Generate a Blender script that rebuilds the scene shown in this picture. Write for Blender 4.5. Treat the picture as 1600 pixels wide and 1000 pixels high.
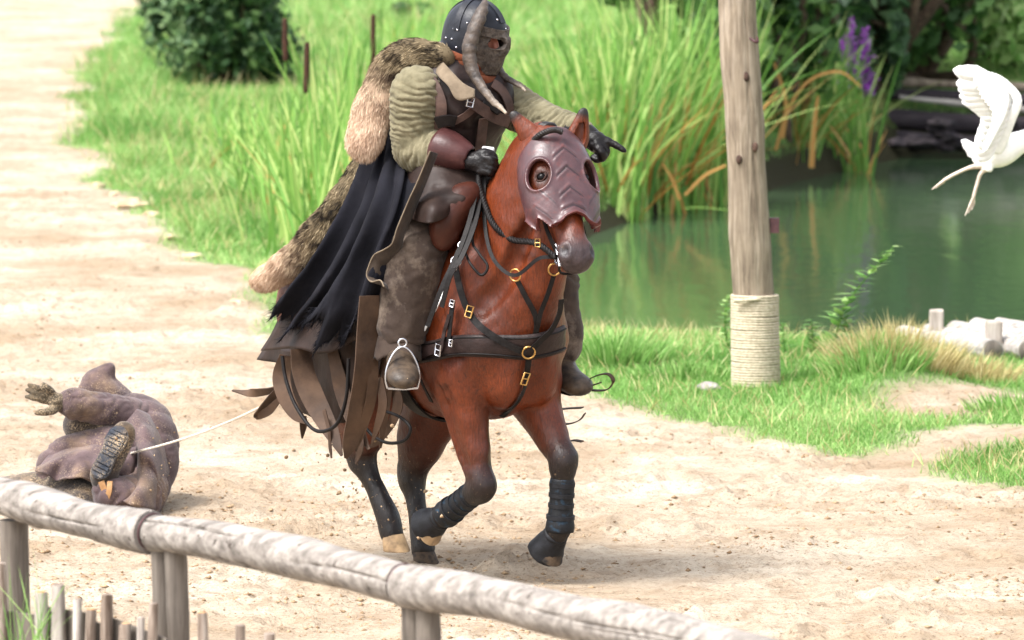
import bpy, math, random
import numpy as np
from math import radians, sin, cos, pi

for _o in list(bpy.data.objects):
    bpy.data.objects.remove(_o)
scene = bpy.context.scene
COL = scene.collection

# ------------------------------------------------------------ camera, sky, sun, exposure
CAM_H = 3.25
F_PX = 8750.0                       # focal length in pixels of a 1600 px wide frame
PITCH = math.atan(750.0 / F_PX)
cam_data = bpy.data.cameras.new('camera')
cam_data.sensor_width = 36.0
cam_data.lens = F_PX / 1600.0 * 36.0
cam_data.clip_start = 0.5
cam_data.clip_end = 6000.0
cam_data.dof.use_dof = True
cam_data.dof.focus_distance = 24.6
cam_data.dof.aperture_fstop = 5.4
cam = bpy.data.objects.new('camera', cam_data)
COL.objects.link(cam)
cam.location = (0, 0, CAM_H)
cam.rotation_euler = (pi / 2 - PITCH, 0, 0)
scene.camera = cam

SUN_EL, SUN_AZ = radians(58), radians(-128)    # azimuth measured from +Y towards +X
world = bpy.data.worlds.new('World')
scene.world = world
world.use_nodes = True
wn = world.node_tree
wn.nodes.clear()
_sky = wn.nodes.new('ShaderNodeTexSky')
_sky.sky_type = 'NISHITA'
_sky.sun_disc = False
_sky.sun_elevation = SUN_EL
_sky.sun_rotation = SUN_AZ
_sky.air_density = 1.0
_sky.dust_density = 4.0
_sky.ozone_density = 1.0
_hs = wn.nodes.new('ShaderNodeHueSaturation')
_hs.inputs['Saturation'].default_value = 0.35
_bg = wn.nodes.new('ShaderNodeBackground')
_bg.inputs['Strength'].default_value = 0.15
_wo = wn.nodes.new('ShaderNodeOutputWorld')
wn.links.new(_sky.outputs[0], _hs.inputs['Color'])
wn.links.new(_hs.outputs[0], _bg.inputs['Color'])
wn.links.new(_bg.outputs[0], _wo.inputs[0])

sun_data = bpy.data.lights.new('sun', 'SUN')
sun_data.energy = 1.5
sun_data.angle = radians(16)
sun_data.color = (1.0, 0.985, 0.965)
sun = bpy.data.objects.new('sun', sun_data)
COL.objects.link(sun)
sun.location = (-10, 10, 30)
from mathutils import Vector, Matrix
_sd = Vector((sin(SUN_AZ) * cos(SUN_EL), cos(SUN_AZ) * cos(SUN_EL), sin(SUN_EL)))
sun.rotation_euler = _sd.to_track_quat('Z', 'Y').to_euler()

scene.view_settings.view_transform = 'Standard'
scene.view_settings.look = 'None'
scene.view_settings.exposure = 1.66
scene.view_settings.gamma = 1.0
scene.view_settings.use_curve_mapping = False
scene.cycles.max_bounces = 6
scene.cycles.transparent_max_bounces = 8

# ------------------------------------------------------------ coordinates
_cp, _sp = cos(PITCH), sin(PITCH)
def ray(px, py):
    x = (px - 800.0) / F_PX
    v = (500.0 - py) / F_PX
    return np.array([x, _cp + v * _sp, -_sp + v * _cp])
def P(px, py, Y):
    """the point at world distance Y that lies in the direction of a photo pixel"""
    r = ray(px, py)
    t = Y / r[1]
    return np.array([r[0] * t, Y, CAM_H + r[2] * t])
def G(px, py, z=0.0):
    """the point of the level z under a photo pixel"""
    r = ray(px, py)
    t = (z - CAM_H) / r[2]
    return np.array([r[0] * t, r[1] * t, z])
def PIX(p):
    p = np.asarray(p, float)
    x, y, z = p[..., 0], p[..., 1], p[..., 2] - CAM_H
    dep = y * _cp - z * _sp
    up = y * _sp + z * _cp
    return np.stack([800 + F_PX * x / dep, 500 - F_PX * up / dep], -1)

RNG = np.random.default_rng(7)

# ------------------------------------------------------------ numpy noise
def _hash(ix, iy, iz, seed):
    h = (ix.astype(np.int64) * 374761393 + iy.astype(np.int64) * 668265263 + iz.astype(np.int64) * 2147483647 + seed * 1274126177) & 0xFFFFFFFF
    h = ((h ^ (h >> 13)) * 1274126177) & 0xFFFFFFFF
    h = h ^ (h >> 16)
    return (h & 0xFFFFFF) / float(0xFFFFFF) * 2 - 1
def noise3(p, seed=0):
    p = np.asarray(p, float)
    i = np.floor(p)
    f = p - i
    f = f * f * (3 - 2 * f)
    i = i.astype(np.int64)
    out = 0
    for dx in (0, 1):
        wx = f[..., 0] if dx else 1 - f[..., 0]
        for dy in (0, 1):
            wy = f[..., 1] if dy else 1 - f[..., 1]
            for dz in (0, 1):
                wz = f[..., 2] if dz else 1 - f[..., 2]
                out = out + wx * wy * wz * _hash(i[..., 0] + dx, i[..., 1] + dy, i[..., 2] + dz, seed)
    return out
def fbm(p, octaves=3, seed=0, gain=0.5):
    p = np.asarray(p, float)
    a, s = 1.0, 0
    for o in range(octaves):
        s = s + a * noise3(p * (2.0 ** o) + 17.3 * o, seed + o)
        a *= gain
    return s
def xy0(x, y, sc):
    return np.stack([np.asarray(x) * sc, np.asarray(y) * sc, np.zeros_like(np.asarray(x, float)) + .37], -1)
def sstep(a, b, x):
    t = np.clip((x - a) / (b - a), 0, 1)
    return t * t * (3 - 2 * t)
def unit(v):
    v = np.asarray(v, float)
    return v / (np.linalg.norm(v, axis=-1, keepdims=True) + 1e-12)

# ------------------------------------------------------------ objects
def thing(name, label, cat, loc=(0, 0, 0), group=None, kind=None):
    o = bpy.data.objects.new(name, None)
    o.empty_display_size = 0.1
    COL.objects.link(o)
    o.location = tuple(float(c) for c in loc)
    tag(o, label, cat, group, kind)
    return o
def tag(o, label=None, cat=None, group=None, kind=None):
    if label: o['label'] = label
    if cat: o['category'] = cat
    if group: o['group'] = group
    if kind: o['kind'] = kind
    return o
def world_loc(o):
    v = np.zeros(3)
    while o is not None:
        v += np.array(o.location)
        o = o.parent
    return v
def mesh_data(name, verts, faces, mat=None, smooth=True, attrs=None, quads=None):
    me = bpy.data.meshes.new(name)
    verts = np.ascontiguousarray(verts, dtype=np.float32)
    if isinstance(faces, np.ndarray):
        n, k = faces.shape
        me.vertices.add(len(verts))
        me.vertices.foreach_set('co', verts.ravel())
        me.loops.add(n * k)
        me.loops.foreach_set('vertex_index', np.ascontiguousarray(faces, dtype=np.int32).ravel())
        me.polygons.add(n)
        me.polygons.foreach_set('loop_start', np.arange(0, n * k, k, dtype=np.int32))
        me.polygons.foreach_set('loop_total', np.full(n, k, dtype=np.int32))
        me.update(calc_edges=True)
        me.validate()
    else:
        me.from_pydata([tuple(v) for v in verts.tolist()], [], [tuple(f) for f in faces])
        me.update()
    if smooth:
        me.polygons.foreach_set('use_smooth', np.ones(len(me.polygons), dtype=bool))
        if not isinstance(faces, np.ndarray):
            me.set_sharp_from_angle(angle=1.2)
    if attrs:
        for an, av in attrs.items():
            a = me.attributes.new(an, 'FLOAT', 'POINT')
            a.data.foreach_set('value', np.ascontiguousarray(av, dtype=np.float32))
    if mat is not None:
        me.materials.append(mat)
    return me
def obj(name, verts, faces, mat=None, parent=None, smooth=True, attrs=None, origin=None):
    """one mesh object; verts are world coordinates"""
    verts = np.asarray(verts, float)
    base = world_loc(parent) if parent is not None else np.zeros(3)
    org = np.asarray(origin, float) if origin is not None else (base if parent is not None else verts.mean(0))
    me = mesh_data(name, verts - org, faces, mat, smooth, attrs)
    o = bpy.data.objects.new(name, me)
    COL.objects.link(o)
    if parent is not None:
        o.parent = parent
    o.location = tuple(org - base)
    return o
def solid(o, t, offset=0.0):
    m = o.modifiers.new('solid', 'SOLIDIFY')
    m.thickness = t
    m.offset = offset
    return o

class MB:
    """collects pieces of ONE mesh"""
    def __init__(s):
        s.v, s.f, s.n, s.a = [], [], 0, {}
    def add(s, v, f, **attrs):
        v = np.asarray(v, float)
        s.v.append(v)
        if isinstance(f, np.ndarray):
            s.f.extend((f + s.n).tolist())
        else:
            s.f.extend([[i + s.n for i in q] for q in f])
        for k, val in attrs.items():
            s.a.setdefault(k, []).append(np.broadcast_to(np.asarray(val, float), (len(v),)))
        s.n += len(v)
        return s
    def build(s, name, mat, parent=None, smooth=True, origin=None):
        v = np.concatenate(s.v)
        at = {k: np.concatenate(x) for k, x in s.a.items()} if s.a else None
        if len({len(q) for q in s.f}) == 1:
            return obj(name, v, np.array(s.f), mat, parent, smooth, at, origin)
        return obj(name, v, s.f, mat, parent, smooth, at, origin)

# ------------------------------------------------------------ shapes
def crom(pts, n=6):
    """Catmull-Rom through the rows of pts (any number of columns)"""
    p = np.asarray(pts, float)
    if len(p) < 3:
        t = np.linspace(0, 1, n + 1)[:, None]
        return p[0] * (1 - t) + p[-1] * t
    q = np.vstack([2 * p[0] - p[1], p, 2 * p[-1] - p[-2]])
    out = []
    for i in range(1, len(q) - 2):
        a, b, c, d = q[i - 1], q[i], q[i + 1], q[i + 2]
        t = np.linspace(0, 1, n, endpoint=False)[:, None]
        out.append(0.5 * (2 * b + (c - a) * t + (2 * a - 5 * b + 4 * c - d) * t ** 2 + (3 * b - a - 3 * c + d) * t ** 3))
    out.append(p[-1:])
    return np.vstack(out)
def frames(c, up=None):
    t = unit(np.gradient(c, axis=0))
    n = np.zeros_like(c)
    ref = np.array(up if up is not None else (0, 0, 1.0))
    if abs(np.dot(ref, t[0])) > .95:
        ref = np.array((1.0, 0, 0))
    n0 = unit(ref - t[0] * np.dot(ref, t[0]))
    for i in range(len(c)):
        n0 = unit(n0 - t[i] * np.dot(n0, t[i]))
        n[i] = n0
    return t, n, np.cross(t, n)
def tube(pts, r, seg=8, n=1, caps=True, flat=1.0, up=None):
    """tube along pts; r a number or one per point; flat squeezes it along the frame normal"""
    p = np.asarray(pts, float)
    r = np.broadcast_to(np.asarray(r, float), (len(p),))
    pr = np.column_stack([p, r])
    if n > 1:
        pr = crom(pr, n)
    c, r = pr[:, :3], np.maximum(pr[:, 3], 1e-4)
    t, nn, b = frames(c, up)
    a = np.linspace(0, 2 * pi, seg, endpoint=False)
    v = c[:, None] + r[:, None, None] * (np.cos(a)[None, :, None] * b[:, None] + flat * np.sin(a)[None, :, None] * nn[:, None])
    m = len(c)
    v = v.reshape(-1, 3)
    i = np.arange(m - 1)[:, None] * seg
    j = np.arange(seg)[None]
    k = (j + 1) % seg
    f = np.stack([i + j, i + k, i + seg + k, i + seg + j], -1).reshape(-1, 4).tolist()
    if caps:
        f.append(list(range(seg))[::-1])
        f.append([(m - 1) * seg + q for q in range(seg)])
    return v, f
def ribbon(pts, w, up, n=6, thick=0.004, twist=None):
    """a flat strap with thickness: width w across, facing 'up' (vector, or one per point)"""
    p = np.asarray(pts, float)
    w = np.broadcast_to(np.asarray(w, float), (len(p),))
    u = np.broadcast_to(np.asarray(up, float), (len(p), 3))
    q = crom(np.column_stack([p, w, u]), n) if n > 1 else np.column_stack([p, w, u])
    c, w, u = q[:, :3], q[:, 3], q[:, 4:7]
    t = unit(np.gradient(c, axis=0))
    u = unit(u - t * (u * t).sum(1, keepdims=True))
    s = np.cross(t, u)
    h = w[:, None] / 2
    v = np.stack([c - s * h - u * thick / 2, c + s * h - u * thick / 2, c + s * h + u * thick / 2, c - s * h + u * thick / 2], 1)
    m = len(c)
    v = v.reshape(-1, 3)
    f = []
    for i in range(m - 1):
        for j in range(4):
            k = (j + 1) % 4
            f.append([i * 4 + j, i * 4 + k, i * 4 + 4 + k, i * 4 + 4 + j])
    f.append([3, 2, 1, 0]); e = (m - 1) * 4; f.append([e, e + 1, e + 2, e + 3])
    return v, f
def ring(c, axis, R, r, seg=20, sub=6, sx=1.0, up=None):
    axis = unit(axis)
    ref = np.array(up if up is not None else (0, 0, 1.0))
    if abs(np.dot(ref, axis)) > .95: ref = np.array((1.0, 0, 0))
    e1 = unit(ref - axis * np.dot(ref, axis)); e2 = np.cross(axis, e1)
    v, f = [], []
    for i in range(seg):
        a = 2 * pi * i / seg
        d = cos(a) * e1 + sin(a) * e2 * sx
        for j in range(sub):
            b = 2 * pi * j / sub
            v.append(np.asarray(c) + d * R + unit(d) * r * cos(b) + axis * r * sin(b))
    for i in range(seg):
        for j in range(sub):
            i2, j2 = (i + 1) % seg, (j + 1) % sub
            f.append([i * sub + j, i2 * sub + j, i2 * sub + j2, i * sub + j2])
    return np.array(v), f
def boxm(c, size, R=None):
    s = np.array(size) / 2
    v = np.array([[x, y, z] for x in (-1, 1) for y in (-1, 1) for z in (-1, 1)], float) * s
    if R is not None: v = v @ np.asarray(R).T
    return v + np.asarray(c), [[0, 1, 3, 2], [4, 6, 7, 5], [0, 4, 5, 1], [2, 3, 7, 6], [0, 2, 6, 4], [1, 5, 7, 3]]
def icos(c, r, R=None, sub=1, lump=0.0, seed=0):
    t = (1 + 5 ** .5) / 2
    v = [(-1, t, 0), (1, t, 0), (-1, -t, 0), (1, -t, 0), (0, -1, t), (0, 1, t), (0, -1, -t), (0, 1, -t), (t, 0, -1), (t, 0, 1), (-t, 0, -1), (-t, 0, 1)]
    f = [(0, 11, 5), (0, 5, 1), (0, 1, 7), (0, 7, 10), (0, 10, 11), (1, 5, 9), (5, 11, 4), (11, 10, 2), (10, 7, 6), (7, 1, 8), (3, 9, 4), (3, 4, 2), (3, 2, 6), (3, 6, 8), (3, 8, 9), (4, 9, 5), (2, 4, 11), (6, 2, 10), (8, 6, 7), (9, 8, 1)]
    v = [unit(np.array(q, float)) for q in v]
    for _ in range(sub):
        nf, cache = [], {}
        def mid(a, b):
            k = (min(a, b), max(a, b))
            if k not in cache:
                v.append(unit((v[a] + v[b]) / 2)); cache[k] = len(v) - 1
            return cache[k]
        for a, b, c_ in f:
            x, y, z = mid(a, b), mid(b, c_), mid(c_, a)
            nf += [(a, x, z), (b, y, x), (c_, z, y), (x, y, z)]
        f = nf
    v = np.array(v)
    if lump:
        v = v * (1 + lump * noise3(v * 1.7 + seed * 3.1, seed))[:, None]
    v = v * np.asarray(r, float)
    if R is not None: v = v @ np.asarray(R).T
    return v + np.asarray(c), [list(q) for q in f]

# ------------------------------------------------------------ implicit surfaces: smooth unions meshed with surface nets
class Field:
    def __init__(s, k=0.05):
        s.p, s.k = [], k
    def cone(s, a, b, ra, rb, qa=1.0, qb=None, w=None, k=None, va=0.0, vb=None, sub=False):
        s.p.append(dict(t='c', a=np.array(a, float), b=np.array(b, float), ra=ra, rb=rb, qa=qa, qb=qa if qb is None else qb,
                        w=None if w is None else unit(w), k=s.k if k is None else k, va=va, vb=va if vb is None else vb, sub=sub))
        return s
    def chain(s, pts, n=4, w=None, k=None, sub=False):
        """rows: x y z r [q [v]]"""
        q = np.array([list(r) + [1.0, 0.0][len(r) - 4:] for r in [list(map(float, p)) for p in pts]])
        q = crom(q, n) if n > 1 else q
        for i in range(len(q) - 1):
            a, b = q[i], q[i + 1]
            s.cone(a[:3], b[:3], max(a[3], .002), max(b[3], .002), a[4], b[4], w, k, a[5], b[5], sub)
        return s
    def ell(s, c, r, R=None, k=None, v=0.0, sub=False):
        s.p.append(dict(t='e', c=np.array(c, float), r=np.array(r, float), R=np.eye(3) if R is None else np.asarray(R, float), k=s.k if k is None else k, va=v, sub=sub))
        return s
    def bbox(s, q):
        if q['t'] == 'c':
            r = max(q['ra'] * max(1, q['qa']), q['rb'] * max(1, q['qb']))
            return np.minimum(q['a'], q['b']) - r, np.maximum(q['a'], q['b']) + r
        e = np.sqrt(((q['R'] * q['r'][None]) ** 2).sum(1))
        return q['c'] - e, q['c'] + e
    def dist(s, q, p):
        if q['t'] == 'c':
            ab = q['b'] - q['a']
            r = p - q['a']
            h = np.clip((r @ ab) / (ab @ ab + 1e-12), 0, 1)
            r = r - h[..., None] * ab
            rad = q['ra'] + h * (q['rb'] - q['ra'])
            if q['w'] is not None:
                qq = q['qa'] + h * (q['qb'] - q['qa'])
                r = r + (((1 / qq) - 1) * (r @ q['w']))[..., None] * q['w']
                return (np.sqrt((r * r).sum(-1)) - rad) * np.minimum(qq, 1), h
            return np.sqrt((r * r).sum(-1)) - rad, h
        r = (p - q['c']) @ q['R']
        k0 = np.sqrt(((r / q['r']) ** 2).sum(-1)) + 1e-9
        k1 = np.sqrt(((r / q['r'] ** 2) ** 2).sum(-1)) + 1e-9
        return k0 * (k0 - 1) / k1, np.zeros(p.shape[:-1])
    def eval(s, p):
        D = np.full(p.shape[:-1], 1.0)
        for q in s.p:
            d, _ = s.dist(q, p)
            D = s.comb(D, d, q)
        return D
    def comb(s, D, d, q):
        k = q['k']
        if q['sub']:
            h = np.maximum(k - np.abs(D + d), 0) / k
            return np.maximum(D, -d) + h * h * k * .25
        h = np.maximum(k - np.abs(D - d), 0) / k
        return np.minimum(D, d) - h * h * k * .25
    def values(s, p, sig=0.02):
        num = np.zeros(len(p)); den = np.zeros(len(p)) + 1e-9
        for q in s.p:
            if q['sub']: continue
            d, h = s.dist(q, p)
            w = np.exp(-np.clip(d, -.2, 2) / sig)
            v = q['va'] + (h * (q['vb'] - q['va']) if q['t'] == 'c' else 0)
            num += w * v; den += w
        return num / den
    def grid(s, vox, pad=0.03):
        lo = np.min([s.bbox(q)[0] for q in s.p if not q['sub']], 0) - pad
        hi = np.max([s.bbox(q)[1] for q in s.p if not q['sub']], 0) + pad
        n = np.ceil((hi - lo) / vox).astype(int) + 1
        ax = [lo[i] + vox * np.arange(n[i]) for i in range(3)]
        D = np.full(n, 1.0, dtype=np.float32)
        for q in s.p:
            bl, bh = s.bbox(q)
            m = q['k'] + 3 * vox + .01
            i0 = np.clip(np.floor((bl - m - lo) / vox).astype(int), 0, n)
            i1 = np.clip(np.ceil((bh + m - lo) / vox).astype(int) + 1, 0, n)
            if (i1 <= i0).any(): continue
            sl = tuple(slice(i0[i], i1[i]) for i in range(3))
            g = np.stack(np.meshgrid(ax[0][sl[0]], ax[1][sl[1]], ax[2][sl[2]], indexing='ij'), -1)
            d, _ = s.dist(q, g)
            D[sl] = s.comb(D[sl], d, q)
        return lo, ax, D
    def mesh(s, vox=0.01, pad=0.03, post=None):
        lo, ax, D = s.grid(vox, pad)
        if post is not None:
            g = np.stack(np.meshgrid(*ax, indexing='ij'), -1)
            D = post(g, D)
        return nets(lo, vox, D)

def nets(lo, vox, D):
    D = np.asarray(D, dtype=np.float32)
    S = D < 0
    nx, ny, nz = D.shape
    cs = np.zeros((nx - 1, ny - 1, nz - 1), dtype=np.int8)
    for dx in (0, 1):
        for dy in (0, 1):
            for dz in (0, 1):
                cs += S[dx:nx - 1 + dx, dy:ny - 1 + dy, dz:nz - 1 + dz]
    act = (cs > 0) & (cs < 8)
    idx = np.argwhere(act)
    num = -np.ones(act.shape, dtype=np.int64)
    num[act] = np.arange(len(idx))
    acc = np.zeros((len(idx), 3)); cnt = np.zeros(len(idx))
    cor = [(a, b, c) for a in (0, 1) for b in (0, 1) for c in (0, 1)]
    for a in cor:
        for ax in range(3):
            if a[ax]: continue
            b = list(a); b[ax] = 1
            da = D[idx[:, 0] + a[0], idx[:, 1] + a[1], idx[:, 2] + a[2]]
            db = D[idx[:, 0] + b[0], idx[:, 1] + b[1], idx[:, 2] + b[2]]
            m = (da < 0) != (db < 0)
            t = np.where(m, da / (da - db + 1e-12), 0)
            pt = np.array(a, float)[None] + 0 * acc
            pt[:, ax] = t
            acc[m] += pt[m]; cnt[m] += 1
    V = lo + vox * (idx + acc / cnt[:, None])
    F = []
    for ax in range(3):
        o1, o2 = (ax + 1) % 3, (ax + 2) % 3
        sl0 = [slice(None)] * 3; sl1 = [slice(None)] * 3
        sl0[ax] = slice(0, -1); sl1[ax] = slice(1, None)
        A, B = S[tuple(sl0)], S[tuple(sl1)]
        e = np.argwhere(A != B)
        e = e[(e[:, o1] > 0) & (e[:, o2] > 0) & (e[:, o1] < D.shape[o1] - 1) & (e[:, o2] < D.shape[o2] - 1)]
        q = []
        for d1, d2 in ((0, 0), (1, 0), (1, 1), (0, 1)):
            c = e.copy()
            c[:, o1] -= 1 - d1; c[:, o2] -= 1 - d2
            q.append(num[c[:, 0], c[:, 1], c[:, 2]])
        q = np.stack(q, 1)
        inside = A[e[:, 0], e[:, 1], e[:, 2]]
        q[~inside] = q[~inside][:, ::-1]
        F.append(q)
    F = np.concatenate(F)
    return V, F[(F >= 0).all(1)]
def vnormals(V, F):
    fn = np.cross(V[F[:, 1]] - V[F[:, 0]], V[F[:, 2]] - V[F[:, 0]])
    N = np.zeros_like(V)
    for i in range(F.shape[1]):
        np.add.at(N, F[:, i], fn)
    return unit(N)
def relax(V, F, it=2, lam=0.5):
    E = np.concatenate([F[:, [i, (i + 1) % F.shape[1]]] for i in range(F.shape[1])])
    E = np.concatenate([E, E[:, ::-1]])
    cnt = np.bincount(E[:, 0], minlength=len(V))[:, None] + 1e-9
    for _ in range(it):
        for l in (lam, -lam * .98):
            S_ = np.stack([np.bincount(E[:, 0], weights=V[E[:, 1], i], minlength=len(V)) for i in range(3)], 1)
            V = V + l * (S_ / cnt - V)
    return V
def grid_faces(nu, nv, wrap=False):
    i = np.arange(nu - 1)[:, None]
    j = np.arange(nv if wrap else nv - 1)[None]
    k = (j + 1) % nv
    return np.stack([i * nv + j, i * nv + k, (i + 1) * nv + k, (i + 1) * nv + j], -1).reshape(-1, 4)
def blades(base, direc, length, width, bend=None, seg=2, side=None, rng=RNG):
    """many tapering blades in one array mesh: base (n,3), direc (n,3) unit, bend (n,3) offset of the tip"""
    n = len(base)
    length = np.broadcast_to(length, (n,)); width = np.broadcast_to(width, (n,))
    if side is None:
        side = unit(np.cross(direc, rng.normal(size=(n, 3))))
    if bend is None:
        bend = np.zeros((n, 3))
    vs = []
    for i in range(seg):
        t = i / seg
        c = base + direc * (length * t)[:, None] + bend * t * t
        w = (width * (1 - .55 * t) / 2)[:, None]
        vs += [c - side * w, c + side * w]
    vs.append(base + direc * length[:, None] + bend)
    k = 2 * seg + 1
    V = np.stack(vs, 1).reshape(-1, 3)
    o = (np.arange(n) * k)[:, None]
    tr = []
    for i in range(seg - 1):
        tr += [[2 * i, 2 * i + 1, 2 * i + 3], [2 * i, 2 * i + 3, 2 * i + 2]]
    tr.append([2 * seg - 2, 2 * seg - 1, 2 * seg])
    F = (o[:, None] + np.array(tr)[None]).reshape(-1, 3)
    return V, F, k

# ------------------------------------------------------------ materials
def rgb(h):
    """sRGB 0-255 triple to linear"""
    c = np.array(h, float) / 255
    c = np.where(c <= .04045, c / 12.92, ((c + .055) / 1.055) ** 2.4)
    return (float(c[0]), float(c[1]), float(c[2]), 1.0)
class NT:
    def __init__(s, name):
        s.m = bpy.data.materials.new(name)
        s.m.use_nodes = True
        s.t = s.m.node_tree
        s.t.nodes.clear()
        s.out = s.t.nodes.new('ShaderNodeOutputMaterial')
        s.b = s.t.nodes.new('ShaderNodeBsdfPrincipled')
        s.t.links.new(s.b.outputs[0], s.out.inputs['Surface'])
        s.tc = s.t.nodes.new('ShaderNodeTexCoord')
    def n(s, typ, **kw):
        x = s.t.nodes.new(typ)
        for k, v in kw.items():
            if k in x.inputs: x.inputs[k].default_value = v
            else: setattr(x, k, v)
        return x
    def l(s, a, b): s.t.links.new(a, b)
    def coords(s, scale=(1, 1, 1), rot=(0, 0, 0)):
        mp = s.n('ShaderNodeMapping')
        mp.inputs['Scale'].default_value = scale
        mp.inputs['Rotation'].default_value = rot
        s.l(s.tc.outputs['Object'], mp.inputs['Vector'])
        return mp.outputs[0]
    def noise(s, scale, detail=4, rough=.55, vec=None, dist=0.0):
        x = s.n('ShaderNodeTexNoise')
        x.inputs['Scale'].default_value = scale
        x.inputs['Detail'].default_value = detail
        x.inputs['Roughness'].default_value = rough
        x.inputs['Distortion'].default_value = dist
        s.l(vec if vec is not None else s.tc.outputs['Object'], x.inputs['Vector'])
        return x.outputs['Fac']
    def ramp(s, fac, stops):
        x = s.n('ShaderNodeValToRGB')
        e = x.color_ramp.elements
        while len(e) < len(stops): e.new(.5)
        for i, (p, c) in enumerate(stops):
            e[i].position = p
            e[i].color = c if len(c) == 4 else (*c, 1)
        s.l(fac, x.inputs[0])
        return x.outputs[0]
    def mix(s, fac, a, b, mode='MIX'):
        x = s.n('ShaderNodeMix', data_type='RGBA', blend_type=mode)
        for sock, val in ((x.inputs[0], fac), (x.inputs[6], a), (x.inputs[7], b)):
            if hasattr(val, 'is_linked'): s.l(val, sock)
            else: sock.default_value = val
        return x.outputs[2]
    def attr(s, name):
        x = s.n('ShaderNodeAttribute')
        x.attribute_name = name
        return x.outputs['Fac']
    def math(s, op, a, b=None):
        x = s.n('ShaderNodeMath', operation=op)
        for i, v in enumerate((a, b)):
            if v is None: continue
            if hasattr(v, 'is_linked'): s.l(v, x.inputs[i])
            else: x.inputs[i].default_value = v
        return x.outputs[0]
    def bump(s, h, strength=.4, dist=.01, prev=None):
        x = s.n('ShaderNodeBump')
        x.inputs['Strength'].default_value = strength
        x.inputs['Distance'].default_value = dist
        s.l(h, x.inputs['Height'])
        if prev is not None: s.l(prev, x.inputs['Normal'])
        return x.outputs[0]
    def done(s, color=None, rough=.6, normal=None, spec=.3, **kw):
        b = s.b
        if color is not None:
            if hasattr(color, 'is_linked'): s.l(color, b.inputs['Base Color'])
            else: b.inputs['Base Color'].default_value = color
        if hasattr(rough, 'is_linked'): s.l(rough, b.inputs['Roughness'])
        else: b.inputs['Roughness'].default_value = rough
        b.inputs['Specular IOR Level'].default_value = spec
        if normal is not None: s.l(normal, b.inputs['Normal'])
        for k, v in kw.items():
            b.inputs[k.replace('_', ' ')].default_value = v
        return s.m
def simple(name, c1, c2, scale=8, rough=.6, bump=.3, bscale=60, bdist=.004, spec=.3, stretch=(1, 1, 1), lo=.35, hi=.65, detail=4, **kw):
    t = NT(name)
    v = t.coords(stretch)
    c = t.ramp(t.noise(scale, detail, vec=v), [(lo, c1), (hi, c2)])
    nrm = t.bump(t.noise(bscale, 3, vec=v), bump, bdist) if bump else None
    return t.done(c, rough, nrm, spec, **kw)
# ------------------------------------------------------------ ground, pond, grass
def poly_sd(x, y, poly):
    """signed distance to a polygon, negative inside"""
    p = np.asarray(poly, float)[:, :2]
    d = np.full(np.shape(x), 1e9); inside = np.zeros(np.shape(x), bool)
    for i in range(len(p)):
        a, b = p[i], p[(i + 1) % len(p)]
        e = b - a
        wx, wy = x - a[0], y - a[1]
        h = np.clip((wx * e[0] + wy * e[1]) / (e @ e + 1e-12), 0, 1)
        d = np.minimum(d, (wx - h * e[0]) ** 2 + (wy - h * e[1]) ** 2)
        c = ((a[1] <= y) & (b[1] > y)) | ((b[1] <= y) & (a[1] > y))
        xi = a[0] + (y - a[1]) / (e[1] if abs(e[1]) > 1e-9 else 1e-9) * e[0]
        inside ^= c & (x < xi)
    return np.where(inside, -1, 1) * np.sqrt(d)
ZW = -0.26
_near = [G(x, y, ZW) for x, y in ((842, 500), (860, 545), (930, 566), (1010, 575), (1120, 580), (1230, 584), (1300, 585), (1420, 575), (1520, 575), (1660, 585))]
_far = [G(x, y, ZW) for x, y in ((1720, 222), (1600, 226), (1480, 232), (1400, 240), (1300, 262), (1200, 285), (1130, 305), (1050, 322), (980, 336), (930, 352), (880, 372), (845, 430))]
POND = _near + [np.array([16, 36, 0]), np.array([16, 68, 0])] + _far
GRASS = [G(x, y) for x, y in ((250, -40), (232, 5), (185, 45), (140, 95), (132, 140), (150, 200), (152, 285), (232, 328), (300, 395), (385, 470), (450, 512), (560, 560), (800, 592), (900, 606),
                              (985, 622), (1080, 652), (1180, 672), (1230, 686), (1330, 700), (1400, 692), (1450, 672), (1520, 662), (1640, 662))] + [np.array([30, 33, 0]), np.array([300, 60, 0]), np.array([300, 900, 0]), np.array([-12, 900, 0])]
PATCH = [G(x, y) for x, y in ((1445, 700), (1520, 690), (1640, 682), (1680, 760), (1590, 756), (1540, 742), (1480, 736), (1452, 722))]
BARE = [G(x, y) for x, y in ((1370, 640), (1400, 622), (1460, 604), (1540, 600), (1660, 612), (1660, 652), (1560, 640), (1500, 652), (1430, 652))]
def grass_mask(x, y):
    nz = fbm(xy0(x, y, 1.3), 3, 40) * .22 + fbm(xy0(x, y, .45), 2, 41) * .3
    d = np.minimum(poly_sd(x, y, GRASS), poly_sd(x, y, PATCH) + .15)
    d = np.maximum(d, -poly_sd(x, y, BARE) - .05)
    return sstep(.22, -.22, d + nz * np.clip(y / 45, .5, .95))
_pr = np.random.default_rng(77)
_c = [G(px_, py_) for px_, py_ in ((613, 872), (655, 885))]
PRINTS = [(_pr.normal(0, .35) + .55 * (q - 8) * sin(radians(38)) * 1.0 - .3, 25.2 - .55 * (q - 8) * cos(radians(38)) + _pr.normal(0, .3)) for q in range(34)]
PRINTS += [(_pr.uniform(-2.6, 2.6), _pr.uniform(22.2, 33.0)) for q in range(90)]
def prints(x, y):
    h = np.zeros(np.shape(x))
    for a, b in PRINTS:
        m = (np.abs(x - a) < .3) & (np.abs(y - b) < .3)
        if m.any():
            r = np.hypot(x[m] - a, (y[m] - b))
            h[m] += -.045 * np.exp(-(r / .065) ** 2) + .022 * np.exp(-((r - .13) / .04) ** 2)
    return h
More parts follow.
